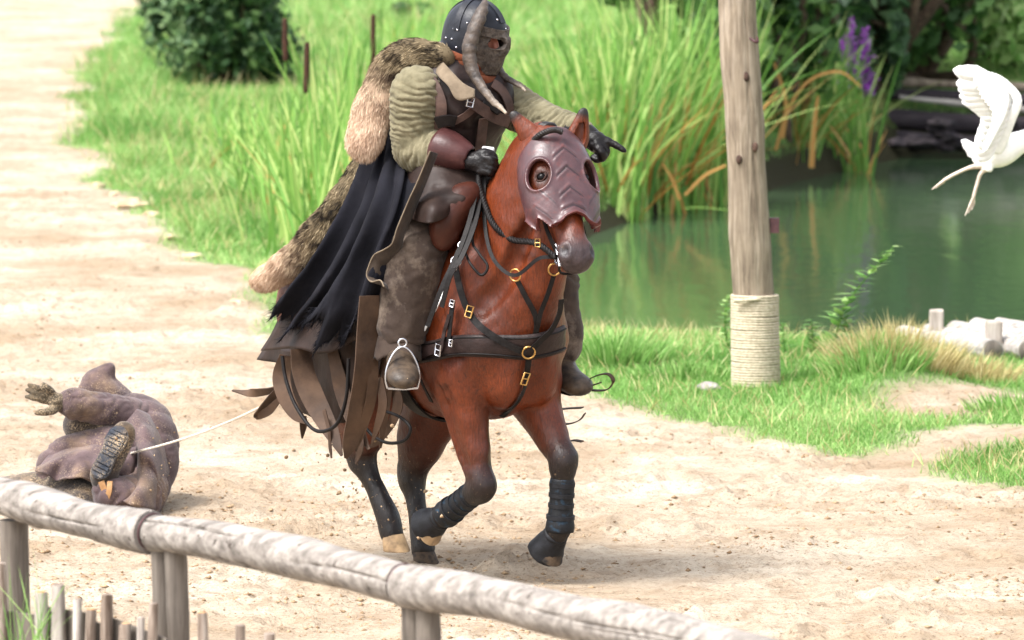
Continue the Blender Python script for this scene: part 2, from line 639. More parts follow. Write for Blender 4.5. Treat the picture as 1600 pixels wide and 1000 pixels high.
def height(x, y, fine=True):
    d = poly_sd(x, y, POND)
    h = -.75 * sstep(.22, -.75, d)
    h = h + .07 * fbm(xy0(x, y, .22), 2, 50) * sstep(20, 30, y)
    far = sstep(62, 84, y) * sstep(0, 3.5, x - (y - 52) * .02) * 1.5
    far = far + .45 * sstep(46, 60, y) * sstep(-1, .8, d) * sstep(-3, 0, x)
    bank = .18 * np.exp(-((d - .7) / .6) ** 2) * sstep(36, 39, y) * 0
    h = h + far + bank + .15 * np.exp(-((x - 2.24) / .42) ** 2 - ((y - 33.3) / .75) ** 2)
    if fine:
        g = grass_mask(x, y)
        chop = fbm(xy0(x, y, 5.0), 3, 60)
        ruts = fbm(xy0(x, y, 1.6), 2, 61)
        h = h + (1 - g) * prints(x, y)
        h = h + (1 - g) * (.020 * chop * sstep(-.4, .6, ruts + .15) + .020 * ruts + .020 * fbm(xy0(x, y, 15), 2, 63, .7) * sstep(-.4, .5, ruts + .1)) + g * .02 * fbm(xy0(x, y, 3), 2, 62)
    return h
ys = [-400, -100, 0, 10, 15, 18]
y_ = 19.5
while y_ < 130:
    ys.append(y_); y_ += max(.028, y_ * .0022 if y_ < 40 else y_ * .004)
ys += [135, 150, 180, 240, 400, 900, 2500]
ts = np.concatenate([[-300, -60, -15, -5, -2.5, -1.6, -1.3], np.linspace(-1.12, 1.12, 330), [1.3, 1.6, 2.5, 5, 15, 60, 300]])
YY, TT = np.meshgrid(np.array(ys), ts, indexing='ij')
XX = TT * np.maximum(YY * .0915, 1.9)
ZZ = height(XX, YY) * (YY > 17) * (YY < 400)
gm = grass_mask(XX, YY) * (YY > 17)
dp = poly_sd(XX, YY, POND)
def m_ground():
    t = NT('sand_and_turf')
    co = t.coords()
    big = t.noise(.55, 5, .6)
    mid = t.noise(4.5, 8, .78)
    fin = t.noise(38, 5, .7)
    s1 = t.ramp(big, [(.34, rgb((162, 142, 118))), (.66, rgb((190, 176, 157)))])
    churn = t.ramp(mid, [(.48, (0, 0, 0)), (.62, (1, 1, 1))])
    s1 = t.mix(t.math('MULTIPLY', churn, .5), s1, rgb((130, 106, 80)))
    pale = t.ramp(t.noise(1.1, 5, .7), [(.52, (0, 0, 0)), (.72, (1, 1, 1))])
    s1 = t.mix(t.math('MULTIPLY', pale, .6), s1, rgb((206, 194, 174)))
    s1 = t.mix(t.math('MULTIPLY', t.ramp(fin, [(.54, (0, 0, 0)), (.66, (1, 1, 1))]), .6), s1, rgb((92, 70, 50)))
    peb = t.n('ShaderNodeTexVoronoi'); peb.inputs['Scale'].default_value = 26
    t.l(co, peb.inputs['Vector'])
    s1 = t.mix(t.math('MULTIPLY', t.ramp(peb.outputs['Distance'], [(.06, (1, 1, 1)), (.12, (0, 0, 0))]), .5), s1, rgb((96, 76, 60)))
    g1 = t.ramp(t.noise(2.4, 5, .65), [(.3, rgb((76, 114, 52))), (.7, rgb((122, 154, 86)))])
    dry = t.ramp(t.noise(.9, 4, .6), [(.5, (0, 0, 0)), (.72, (1, 1, 1))])
    g1 = t.mix(t.math('MULTIPLY', dry, .45), g1, rgb((150, 132, 84)))
    c = t.mix(t.attr('grass'), s1, g1)
    c = t.mix(t.attr('mud'), c, rgb((54, 52, 36)))
    nb = t.bump(t.noise(11, 6, .75), .8, .07)
    nb = t.bump(fin, .7, .016, nb)
    return t.done(c, .95, nb, .1)
ground = obj('ground', np.stack([XX, YY, ZZ], -1).reshape(-1, 3), grid_faces(len(ys), len(ts))[:, ::-1], m_ground(), None, True,
             {'grass': gm.ravel(), 'mud': sstep(.12, -.1, dp).ravel()}, origin=(0, 0, 0))
tag(ground, kind='structure')
# pond water
def m_water():
    t = NT('pond_water')
    w1 = t.noise(1.6, 3, .5, vec=t.coords((1, .35, 1)))
    w2 = t.noise(7, 3, .5, vec=t.coords((1, .35, 1)))
    nb = t.bump(w2, .12, .02, t.bump(w1, .12, .08))
    return t.done(rgb((58, 78, 54)), .08, nb, .5, IOR=1.33)
wx0, wx1, wy0, wy1 = -2.5, 20, 33, 72
water = obj('pond_water', np.array([[wx0, wy0, ZW], [wx1, wy0, ZW], [wx1, wy1, ZW], [wx0, wy1, ZW]], float), [[0, 1, 2, 3]], m_water(), None, False)
tag(water, kind='structure')

# ------------------------------------------------------------ grass blades
def m_leaf(name, lo, mid, hi, trans=.35, rough=.55):
    t = NT(name)
    c = t.ramp(t.attr('val'), [(.0, rgb(lo)), (.5, rgb(mid)), (1, rgb(hi))])
    t.l(c, t.b.inputs['Base Color'])
    t.b.inputs['Roughness'].default_value = rough
    t.b.inputs['Specular IOR Level'].default_value = .25
    tr = t.n('ShaderNodeBsdfTranslucent'); t.l(c, tr.inputs[0])
    mx = t.n('ShaderNodeMixShader'); mx.inputs[0].default_value = trans
    t.l(t.b.outputs[0], mx.inputs[1]); t.l(tr.outputs[0], mx.inputs[2]); t.l(mx.outputs[0], t.out.inputs[0])
    return t.m
M_GRASS = m_leaf('grass_blade', (80, 122, 52), (116, 160, 78), (176, 200, 130))
M_DRY = m_leaf('dry_grass', (146, 134, 84), (190, 174, 122), (216, 204, 158))
M_REED = m_leaf('reed_blade', (66, 112, 46), (124, 168, 78), (196, 208, 132), .4)
M_REED_DRY = m_leaf('dead_reed', (150, 104, 50), (186, 138, 74), (210, 172, 112), .3)
M_LEAF = m_leaf('shrub_leaf', (34, 62, 30), (70, 106, 50), (124, 158, 84), .3, .45)
M_LEAF_DK = m_leaf('dark_shrub_leaf', (30, 54, 34), (62, 92, 54), (128, 154, 102), .25, .45)
def scatter(n, y0, y1, power=2.0):
    """random ground points in the visible wedge; more per square metre near the camera"""
    u = RNG.random(n)
    y = 1 / (1 / y0 + u * (1 / y1 - 1 / y0))
    x = RNG.uniform(-1, 1, n) * (y * .0955 + .1)
    return x, y
x, y = scatter(520000, 28, 118)
g = grass_mask(x, y)
d = poly_sd(x, y, POND)
keep = (RNG.random(len(x)) < g ** 1.5) & (d > -.1)
x, y, d = x[keep], y[keep], d[keep]
n_ = len(x)
z = height(x, y, False)
tall = sstep(.25, .7, fbm(xy0(x, y, .5), 2, 71) + .35) * sstep(38, 42, y)
ln = (RNG.uniform(.025, .08, n_) + .20 * tall * RNG.random(n_) ** 1.5) * (1 + np.clip((y - 38) / 60, 0, 1.2))
lean = RNG.normal(size=(n_, 3)) * [.5, .5, 0]
dr = unit(np.array([0, 0, 1.]) + lean * .8)
v, f, kk = blades(np.stack([x, y, z - .005], -1), dr, ln, .006 * np.clip(y / 34, 1, 3), lean * (ln * .35)[:, None], 2)
val = np.clip(.48 + .42 * fbm(xy0(x, y, .7), 3, 73) + RNG.normal(0, .24, n_), 0, 1)
gr = obj('grass', v, f, M_GRASS, None, True, {'val': np.repeat(val, kk)}, origin=(0, 40, 0))
tag(gr, 'short bright green grass along the bank of the pond', 'grass', kind='stuff')
pick = RNG.random(n_) < .035 * (1 + 1.5 * (fbm(xy0(x, y, .35), 2, 75) > .15))
m_ = int(pick.sum())
v, f, kk = blades(np.stack([x, y, z - .005], -1)[pick], dr[pick], ln[pick] * 1.7 + .03, .006 * np.clip(y[pick] / 34, 1, 3), lean[pick] * (ln[pick] * .6)[:, None], 2)
tag(obj('dry_grass', v, f, M_DRY, None, True, {'val': np.repeat(RNG.random(m_), kk)}, origin=(0, 40, 0)), 'straw coloured blades mixed through the green bank grass', 'dry grass', kind='stuff')
# tawny dry tuft in front of the jetty, and tall grass where the bank meets the water
def tuft(name, label, cat, centre, rx, ry, n, l0, l1, mat, w=.007, group=None, lean=.45, zf=None, kind=None, seg=3):
    a = RNG.uniform(0, 2 * pi, n); r = RNG.random(n) ** .6
    bx, by = centre[0] + rx * r * np.cos(a), centre[1] + ry * r * np.sin(a)
    bz = height(bx, by, False)
    bz = np.maximum(bz, ZW - .05)
    out = np.stack([np.cos(a) * r, np.sin(a) * r * .6, np.zeros(n)], -1)
    dr = unit(np.array([0, 0, 1.]) + out * lean + RNG.normal(size=(n, 3)) * [.16, .16, 0])
    ln = RNG.uniform(l0, l1, n) * (1 - .35 * r)
    bend = (out * .6 + RNG.normal(size=(n, 3)) * [.35, .35, 0] + np.array([0, 0, -.18])) * (ln * .42)[:, None]
    v, f, kk = blades(np.stack([bx, by, bz], -1), dr, ln, w * RNG.uniform(.7, 1.4, n), bend, seg)
    val = np.clip(RNG.normal(.5, .25, n), 0, 1)
    o = obj(name, v, f, mat, None, True, {'val': np.repeat(val, kk)}, origin=(centre[0], centre[1], float(height(np.array([centre[0]]), np.array([centre[1]]), False)[0])))
    return tag(o, label, cat, group, kind)
c = G(1395, 598)
tuft('dry_grass_tuft', 'tawny dry grass mound beside the pale log jetty', 'grass tuft', c, .38, .30, 1800, .10, .40, M_DRY, lean=.25)
c = G(1370, 604); tuft('green_grass_tuft', 'green grass mixed into the left side of the dry mound', 'grass tuft', c, .30, .25, 700, .10, .30, M_GRASS, .009)
c = G(1490, 592); tuft('dry_grass_tuft', 'thin straw coloured grass hanging under the jetty log ends', 'grass tuft', c, .40, .25, 900, .08, .26, M_DRY)
c = G(965, 572); tuft('green_grass_tuft', 'tall bright green grass tuft at the water edge behind the rider boot', 'grass tuft', c, .30, .22, 700, .12, .36, M_GRASS, .012)
c = G(1070, 588); tuft('green_grass_tuft', 'low green grass tuft between the horse and the roped pole', 'grass tuft', c, .35, .2, 600, .06, .18, M_GRASS, .01)
c = G(1590, 640); tuft('green_grass_tuft', 'low grass tuft at the edge of the bare sand below the jetty', 'grass tuft', c, .30, .25, 500, .05, .16, M_GRASS, .01)

# ------------------------------------------------------------ reeds
def reed_clump(px, py, wpx, n, l0, l1, label, z=ZW, dry=.05, Ydepth=.5, w=.022, group='reed clumps along the pond', mat=None):
    c = G(px, py, z)
    rx = wpx / (F_PX / c[1]) / 2
    root = thing('reed_clump', label, 'reeds', (c[0], c[1], z - .05), group)
    for nm, cnt, m in (('leaf_blades', int(n * (1 - dry)), mat or M_REED), ('dead_blades', max(int(n * dry), 6), M_REED_DRY)):
        bx = c[0] + rx * np.clip(RNG.normal(0, .55, cnt), -1.3, 1.3); by = c[1] + Ydepth * RNG.normal(0, .6, cnt)
        bz = np.full(cnt, z - .06) if z == ZW else height(bx, by, False)
        ln = RNG.uniform(l0, l1, cnt) * (.5 if nm == 'dead_blades' else 1) ** .5
        ld = RNG.normal(size=(cnt, 3)) * [.13, .13, 0] * (2.2 if nm == 'dead_blades' else 1)
        dr = unit(np.array([0, 0, 1.]) + ld)
        droop = (RNG.random(cnt) < .35)[:, None] * np.array([1, 1, -1.0]) * np.abs(RNG.normal(size=(cnt, 3))) * np.sign(ld + 1e-6) ** np.array([1, 1, 0])
        bend = (ld * 1.2 + droop * .45) * (ln * .45)[:, None]
        sd = unit(np.stack([RNG.normal(0, .5, cnt) + 1.0 * RNG.choice([-1, 1], cnt), RNG.normal(0, .7, cnt), np.zeros(cnt)], -1))
        v, f, kk = blades(np.stack([bx, by, bz], -1), dr, ln, w * RNG.uniform(.6, 1.3, cnt), bend, 6, sd)
        val = np.clip(RNG.normal(.5, .25, cnt), 0, 1)
        tag(obj(nm, v, f, m, root, True, {'val': np.repeat(val, kk)}), kind='stuff')
    return root
for a in ((905, 338, 70, 130, 1.2, 1.9, 'reeds standing directly above the pointing glove of the rider'),
          (870, 345, 70, 110, 1.0, 1.7, 'reeds seen right beside the ears of the horse'),
          (935, 300, 110, 150, 1.2, 2.0, 'back row of paler reeds standing behind the pointing hand'),
          (1060, 290, 120, 160, 1.4, 2.2, 'back row of reeds left of the pole behind the densest clump'),
          (962, 342, 80, 200, 1.3, 2.1, 'dense tall reeds at water edge just right of horse mask'),
          (1030, 330, 85, 220, 1.5, 2.4, 'densest tall reed clump midway between horse head and pole'),
          (1100, 322, 80, 200, 1.4, 2.3, 'tall reeds rooted in water touching the left side of the pole'),
          (1228, 272, 70, 150, 1.2, 1.9, 'reeds rising from the water just past the right side of the pole'),
          (1290, 262, 60, 110, 1.1, 1.8, 'reed clump with yellowed stems in front of purple flowers'),
          (1345, 268, 40, 28, .7, 1.5, 'thin sparse reeds at the dark end of the pond below the purple flowers')):
    reed_clump(*a, dry=.18, w=.036)
for a in ((500, 395, 120, 230, .6, 1.5, 'loose green reeds on the grass bank just behind the fur pelt tip'),
          (430, 350, 110, 120, .5, 1.2, 'sparse arching reeds on the grass below the dark bush'),
          (548, 330, 80, 170, .8, 1.7, 'upright reeds behind the rider back and cloak'),
          (360, 260, 120, 90, .35, .8, 'short arching weeds on the open grass below the dark bush'),
          (620, 150, 130, 90, .5, 1.1, 'pale reeds on the grass just behind the helmet')):
    reed_clump(*a, z=0.0, Ydepth=1.4, w=.026)
# individual yellowed stems leaning over the water
def stem_leaf(pts, w, mat, name, label, cat, group=None, up=(0, -1, .2)):
    v, f = ribbon(np.array(pts), w, up, 8, .004)
    o = obj(name, v, f, mat, None, True, {'val': np.full(len(v), .6)})
    return tag(o, label, cat, group)
Yr = G(1270, 270, ZW)[1] - 2.2
stem_leaf([P(1212, 235, Yr), P(1230, 175, Yr), P(1262, 128, Yr), P(1310, 112, Yr), P(1346, 136, Yr)], [.03, .032, .03, .025, .01], M_REED_DRY, 'dead_reed_stalk', 'orange dead reed bent over in an arch right of the pole', 'reed', 'bent dead reed stalks')
stem_leaf([P(1268, 262, Yr), P(1272, 200, Yr), P(1278, 150, Yr)], [.055, .045, .025], M_REED_DRY, 'dead_reed_stalk', 'thick upright orange dead reed stalk standing in the pond', 'reed', 'bent dead reed stalks')
stem_leaf([P(1222, 216, Yr), P(1228, 160, Yr), P(1210, 98, Yr)], [.05, .04, .025], M_REED_DRY, 'dead_reed_stalk', 'yellow dead reed stalk closest to the right side of the pole', 'reed', 'bent dead reed stalks')
Yr = G(1060, 325, ZW)[1] - 1.6
stem_leaf([P(1070, 305, Yr), P(1100, 275, Yr), P(1134, 258, Yr)], [.03, .03, .02], M_REED_DRY, 'dead_reed_stalk', 'dead reed leaning from the water against the left side of pole', 'reed', 'bent dead reed stalks')
stem_leaf([P(1062, 312, Yr), P(1050, 280, Yr), P(1035, 255, Yr)], [.035, .03, .02], M_REED_DRY, 'dead_reed_stalk', 'brown dead reed stump leaning away from the pole', 'reed', 'bent dead reed stalks')
stem_leaf([P(1070, 326, Yr), P(1090, 324, Yr), P(1140, 328, Yr)], [.12, .12, .06], M_REED, 'floating_reed_leaf', 'pale reed leaf lying flat on the water beside the pole', 'leaf', None, (0, 0, 1))
# cattails
M_CAT = simple('cattail_brown', rgb((44, 28, 20)), rgb((72, 46, 32)), 40, .95, .4, 200)
for (px, py, top, bot, lean, lab) in ((474, 400, 66, 145, 2, 'dark brown cattail spike nearest to the fur pelt'), (448, 360, 28, 96, -1, 'thin dark cattail spike beside the dark bush'), (583, 330, 22, 100, 0, 'slender dark cattail spike behind the rider shoulder')):
    c = G(px, py)
    Yc = c[1]
    root = thing('cattail', lab, 'cattail', c, 'cattails on the bank')
    v, f = tube([c, P(px + lean, (py + bot) / 2, Yc), P(px + lean * 2, bot, Yc), P(px + lean * 3, top - 18, Yc)], [.008, .007, .006, .003], 6, 5); obj('stem', v, f, M_REED, root, True, {'val': np.full(len(v), .5)})
    v, f = tube([P(px + lean * 2, bot, Yc), P(px + lean * 2, bot - 4, Yc), P(px + lean * 2.6, (top + bot) / 2, Yc), P(px + lean * 3, top + 4, Yc), P(px + lean * 3, top, Yc)], [.006, .022, .024, .020, .005], 10, 4); obj('seed_head', v, f, M_CAT, root)

# ------------------------------------------------------------ shrubs
def shrub(name, label, cat, base, rx, ry, h, n, size, mat, lobes=9, seed=1, group=None, lift=.1):
    rng = np.random.default_rng(seed)
    root = thing(name, label, cat, base, group)
    mb = MB()
    cs = []
    for i in range(lobes):
        a = rng.uniform(0, 2 * pi); r = rng.uniform(.1, .9)
        cs.append([base[0] + rx * r * cos(a), base[1] + ry * r * sin(a), base[2] + h * rng.uniform(.08, .85), rng.uniform(.2, .5)])
    for c in cs:
        q = np.array([base, (np.array(base) + c[:3]) / 2 + rng.normal(size=3) * .08 * h, c[:3]])
        v, f = tube(q, [.035 * h / 2, .022 * h / 2, .006], 6, 5); mb.add(v, f)
    mb.build('trunk', M_BARK, root)
    ctr, nor, val = [], [], []
    for c in cs:
        k = n // lobes
        d = unit(rng.normal(size=(k, 3)))
        rad = np.array([rx, ry, h * .6]) * c[3]
        rr = rng.random(k) ** .35
        p_ = np.array(c[:3]) + d * rad * rr[:, None] * (1 + .25 * fbm(d * 2.2 + seed, 2, seed))[:, None]
        ctr.append(p_); nor.append(unit(d + rng.normal(size=(k, 3)) * .55 + np.array([0, 0, .4]))); val.append(np.clip(rng.normal(rng.uniform(.25, .7), .22, k), 0, 1))
    p_, nn, val = np.concatenate(ctr), np.concatenate(nor), np.concatenate(val)
    ok = p_[:, 2] > base[2] + lift * h * .2
    p_, nn, val = p_[ok], nn[ok], val[ok]
    k = len(p_)
    t1 = unit(np.cross(nn, rng.normal(size=(k, 3)))); t2 = np.cross(nn, t1)
    s = size * rng.uniform(.6, 1.3, k)[:, None]
    v = np.stack([p_ - t1 * s, p_ - t2 * s * .5 + nn * s * .12, p_ + t1 * s, p_ + t2 * s * .5 + nn * s * .12], 1).reshape(-1, 3)
    f = np.arange(4 * k).reshape(-1, 4)
    tag(obj('foliage', v, f, mat, root, False, {'val': np.repeat(val, 4)}), kind='stuff')
    return root
M_BARK = simple('bark', rgb((60, 48, 38)), rgb((96, 80, 64)), 20, .9, .5, 60)
def gz(px, py):
    """ground point under a pixel on the shaped terrain"""
    r = ray(px, py)
    Ys = np.geomspace(24, 300, 3000)
    X = r[0] * Ys / r[1]; Z = CAM_H + r[2] * Ys / r[1]
    H_ = height(X, Ys, False)
    i = int(np.argmax(Z < H_)) if (Z < H_).any() else -1
    return np.array([X[i], Ys[i], H_[i]])
b = gz(332, 132); s_ = F_PX / b[1]
shrub('bush', 'dark green leafy bush at the inner edge of the sandy bend', 'bush', b, 122 / s_, 1.0, 250 / s_, 13000, .075, M_LEAF_DK, 44, 4)
for k, (px, py, w, h, n, lab, mat) in enumerate((
        (1110, 205, 90, 760, 6500, 'dark green shrub showing behind the upper part of the pole', M_LEAF),
        (1220, 190, 90, 760, 6500, 'green shrub behind the reeds right of the pole', M_LEAF),
        (1440, 128, 130, 760, 11000, 'broad leafy shrub overhanging the timber bank wall', M_LEAF),
        (1350, 150, 80, 700, 7000, 'dark shrub directly behind the purple flower spikes', M_LEAF_DK),
        (1580, 105, 120, 640, 8000, 'pale green shrub at the top right corner behind the egret', M_GRASS))):
    b = gz(px, py); s_ = F_PX / b[1]
    shrub('shrub', lab, 'shrub', b, w / s_, 1.5, h / s_, int(n * 1.3), .115, mat, 34, 20 + k, 'shrubs on the far bank')
for k, (px, py, w, h, n, lab) in enumerate(((640, 40, 90, 40, 1500, 'low brownish scrub on the grass behind the helmet'), (1000, 40, 120, 90, 1800, 'low green scrub at the top edge above the densest reeds'),)):
    b = gz(px, py); s_ = F_PX / b[1]
    shrub('scrub', lab, 'scrub', b, w / s_, 1.2, h / s_, n, .07, M_LEAF, 8, 40 + k)
# purple loosestrife
M_PURPLE = m_leaf('purple_flower', (122, 50, 144), (168, 84, 192), (204, 140, 218), .3)
for k, (px, top, bot, lab) in enumerate(((1330, 30, 130, 'tallest purple flower spike beside the reeds'), (1352, 42, 140, 'purple flower spike touching the dark shrub'), (1354, 100, 150, 'short purple flower spike low by the dark end of pond'), (1318, 60, 140, 'pale purple flower spike half hidden in the reeds'))):
    Yc = 60.5
    root = thing('purple_flower', lab, 'flower', P(px, 262, Yc), 'purple flower spikes')
    v, f = tube([P(px, 262, Yc), P(px + 2, bot, Yc), P(px, top, Yc)], [.012, .008, .004], 5, 5); obj('stem', v, f, M_REED, root, True, {'val': np.full(len(v), .3)})
    n_ = 130
    tt = RNG.random(n_); b_ = np.array([P(px + 2 - 2 * q, bot + (top - bot) * q, Yc) for q in tt])
    d_ = unit(RNG.normal(size=(n_, 3)) + np.array([0, 0, .3]))
    v, f, kk = blades(b_ + RNG.normal(size=(n_, 3)) * .02, d_, .10 * (1.15 - .7 * tt) * RNG.uniform(.5, 1.3, n_), .05, None, 2); tag(obj('petals', v, f, M_PURPLE, root, True, {'val': np.repeat(RNG.random(n_), kk)}), kind='stuff')
# leafy wild plants near the pole
def plant(base, tip, n, size, label, seed, bend=.1):
    rng = np.random.default_rng(seed)
    root = thing('leafy_plant', label, 'plant', base, 'wild plants by the pole')
    mid = (base + tip) / 2 + np.array([bend, 0, 0])
    st = crom(np.array([base, mid, tip]), 12)
    v, f = tube(st, np.linspace(.008, .003, len(st)), 5); obj('stem', v, f, M_REED, root, True, {'val': np.full(len(v), .3)})
    tt = np.linspace(.12, 1, n)
    b_ = np.array([st[min(int(q * (len(st) - 1)), len(st) - 1)] for q in tt])
    az = np.arange(n) * 2.4 + rng.random(n)
    d_ = unit(np.stack([np.cos(az), np.sin(az) * .6, rng.uniform(.05, .6, n)], -1))
    v, f, kk = blades(b_, d_, size * (1.25 - .75 * tt) * rng.uniform(.8, 1.2, n), size * .42, np.array([0, 0, -.02]) + 0 * d_, 4, unit(np.cross(d_, (0, 0, 1.))))
    # widen the middle of each leaf
    vv = v.reshape(n, kk, 3)
    for i, wd in enumerate((.25, 1.2, 1.15, .8)):
        c_ = (vv[:, 2 * i] + vv[:, 2 * i + 1]) / 2
        vv[:, 2 * i] = c_ + (vv[:, 2 * i] - c_) * wd; vv[:, 2 * i + 1] = c_ + (vv[:, 2 * i + 1] - c_) * wd
    tag(obj('leaves', vv.reshape(-1, 3), f, M_GRASS, root, True, {'val': np.repeat(np.clip(rng.normal(.55, .25, n), 0, 1), kk)}), kind='stuff')
Yp = 35.3
for k, (bx, by, tx, ty, n, sz, lab, bd) in enumerate(((1300, 575, 1396, 385, 46, .11, 'tallest leafy stem leaning over the water left of the jetty', -.12), (1262, 580, 1268, 500, 26, .10, 'short leafy plant close to the right of the roped pole', .02),
        (1300, 578, 1322, 492, 26, .10, 'bushy leafy plant between the pole and the tall stem', .03), (1232, 585, 1222, 505, 18, .08, 'small leafy sprout touching the right side of the rope wrapping', 0),
        (1146, 560, 1136, 462, 22, .08, 'thin leafy plant touching the left side of the rope wrapping', -.03), (1340, 580, 1362, 505, 20, .09, 'leafy sprout at the left foot of the dry grass mound', .02))):
    plant(P(bx, by + 8, Yp), P(tx, ty, Yp), int(n * 1.4), sz * 1.35, lab, 60 + k, bd)

# ------------------------------------------------------------ clods and pebbles on the sand
M_CLOD = simple('sand_clod', rgb((112, 88, 64)), rgb((170, 146, 116)), 20, .95, .5, 60)
x, y = scatter(60000, 21.5, 60)
g = grass_mask(x, y)
cl = fbm(xy0(x, y, .9), 3, 81)
keep = (g < .4) & (RNG.random(len(x)) < sstep(-.3, .5, cl)) 
x, y = x[keep], y[keep]
z = height(x, y)
n_ = len(x)
v0 = np.array([[1, 0, 0], [-1, 0, 0], [0, 1, 0], [0, -1, 0], [0, 0, 1], [0, 0, -1.]]); f0 = np.array([[0, 2, 4], [2, 1, 4], [1, 3, 4], [3, 0, 4], [2, 0, 5], [1, 2, 5], [3, 1, 5], [0, 3, 5]])
s_ = (.003 + .011 * RNG.random(n_) ** 6)[:, None, None] * RNG.uniform(.5, 1.4, (n_, 6, 1)) * np.array([1.3, 1.3, .8])
v = (v0[None] * s_ + np.stack([x, y, z], -1)[:, None]).reshape(-1, 3)
f = (f0[None] + (np.arange(n_) * 6)[:, None, None]).reshape(-1, 3)
tag(obj('sand_clods', v, f, M_CLOD, None, False, origin=(0, 25, 0)), 'loose sand clods and pebbles scattered over the sand', 'clods', kind='stuff')

# broken sandy lip and stones where the track meets the left bank
M_LIP = simple('sand_lump', rgb((150, 126, 98)), rgb((196, 176, 148)), 9, .95, .6, 40)
for k, (px, py, w, h) in enumerate(((205, 322, 34, 16), (152, 292, 14, 12), (236, 338, 18, 12), (270, 372, 16, 9), (180, 306, 12, 8), (300, 402, 20, 8), (128, 200, 14, 9), (372, 474, 18, 8))):
    c = G(px, py); sc_ = F_PX / c[1]
    v, f = icos(c + np.array([0, 0, .01]), (w / sc_ * .8, w / sc_ * 1.2, h / sc_ * .55), None, 2, .5, 7 + k)
    tag(obj('sand_lump', v, f, M_LIP), ['large pale sand lump on the inner edge of the sandy bend', 'small dark lump left of the large pale sand lump', 'sand lump just right of the large pale one at the grass edge', 'flat sand lump on the grass edge below the bend', 'small lump between the two bigger sand lumps', 'wide low sand lump where grass meets track above the fur tip', 'small lump at the upper edge of the track opposite the bush', 'low sand lump at the grass edge under the fur tip'][k], 'sand lump', 'sand lumps along the track edge')
# ------------------------------------------------------------ the horse's own frame: f forward, l to its left, z up
TH = radians(38)
HX, HY = -0.2065, 24.75
def W(f, l=None, z=None):
    if l is None:
        q = np.asarray(f, float); f, l, z = q[..., 0], q[..., 1], q[..., 2]
    f, l, z = np.broadcast_arrays(np.asarray(f, float), l, z)
    return np.stack([HX + f * sin(TH) + l * cos(TH), HY - f * cos(TH) + l * sin(TH), z], -1)
def Wv(v):
    v = np.asarray(v, float)
    return np.stack([v[..., 0] * sin(TH) + v[..., 1] * cos(TH), -v[..., 0] * cos(TH) + v[..., 1] * sin(TH), v[..., 2]], -1)
def L(p):
    p = np.asarray(p, float)
    u, d = p[..., 0] - HX, p[..., 1] - HY
    return np.stack([u * sin(TH) - d * cos(TH), u * cos(TH) + d * sin(TH), p[..., 2]], -1)
def HL(px, py, l):
    """point of the plane at lateral offset l seen in the direction of a photo pixel"""
    r = ray(px, py)
    a = r[0] / r[1]
    # HX + f s + l c = a (HY - f c + l s)
    s, c = sin(TH), cos(TH)
    f = (a * (HY + l * s) - HX - l * c) / (s + a * c)
    Y = HY - f * c + l * s
    return np.array([f, l, CAM_H + r[2] * Y / r[1]])
# ------------------------------------------------------------ horse
def m_coat():
    t = NT('bay_coat')
    n1 = t.noise(3.0, 3)
    brown = t.ramp(n1, [(.3, rgb((80, 31, 9))), (.7, rgb((116, 49, 15)))])
    fine = t.noise(150, 3, .6, vec=t.coords((1, 1, .2)))
    brown = t.mix(t.ramp(fine, [(.35, (0, 0, 0)), (.75, (.75, .75, .75))]), brown, rgb((54, 23, 9)))
    sweat = t.ramp(t.noise(26, 5, .7, dist=1.2), [(.56, (0, 0, 0)), (.72, (1, 1, 1))])
    brown = t.mix(t.math('MULTIPLY', t.math('MULTIPLY', sweat, t.attr('sweat')), .6), brown, rgb((42, 19, 11)))
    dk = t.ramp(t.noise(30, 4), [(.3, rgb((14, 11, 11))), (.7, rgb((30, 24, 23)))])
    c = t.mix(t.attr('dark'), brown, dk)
    gz = t.ramp(t.noise(40, 4), [(.3, rgb((56, 51, 53))), (.7, rgb((32, 29, 32)))])
    c = t.mix(t.attr('grey'), c, gz)
    dust = t.ramp(t.noise(70, 4, .7), [(.62, (0, 0, 0)), (.68, (1, 1, 1))])
    c = t.mix(t.math('MULTIPLY', t.math('MULTIPLY', dust, t.attr('dark')), .35), c, rgb((150, 120, 90)))
    nb = t.bump(t.noise(11, 5, .6, vec=t.coords((1, 1, .6))), .5, .02)
    vn = t.n('ShaderNodeTexVoronoi', feature='DISTANCE_TO_EDGE'); vn.inputs['Scale'].default_value = 7
    t.l(t.coords((1.3, 1.3, .5)), vn.inputs['Vector'])
    nb = t.bump(t.ramp(vn.outputs['Distance'], [(.0, (1, 1, 1)), (.05, (0, 0, 0))]), .12, .006, nb)
    nb = t.bump(fine, .45, .004, nb)
    r = t.ramp(t.noise(9, 3), [(.3, (.36,) * 3), (.7, (.56,) * 3)])
    return t.done(c, r, nb, .38)
M_COAT = m_coat()
M_HOOF = simple('dusty_hoof', rgb((120, 100, 78)), rgb((176, 148, 112)), 18, .85, .4, 90)
M_HOOF_DARK = simple('dark_hoof', rgb((34, 30, 28)), rgb((88, 72, 56)), 22, .8, .4, 90)
M_BOOT_RUBBER = simple('black_neoprene', rgb((12, 13, 16)), rgb((26, 27, 32)), 30, .6, .4, 140)
M_BOOT_BLUE = simple('blue_worn_boot_shell', rgb((16, 18, 22)), rgb((34, 58, 76)), 34, .6, .4, 140, lo=.54, hi=.72)
M_HAIR = simple('black_horse_hair', rgb((14, 12, 12)), rgb((36, 30, 28)), 60, .45, .3, 200)
M_EYE = NT('dark_eye').done(rgb((9, 6, 6)), .22, None, .12)
M_LID = NT('eyelid_skin').done(rgb((44, 22, 14)), .6, None, .2)

horse = thing('horse', 'bay horse with black legs cantering across the sand under the masked rider', 'horse', W(-.3, 0, 0))

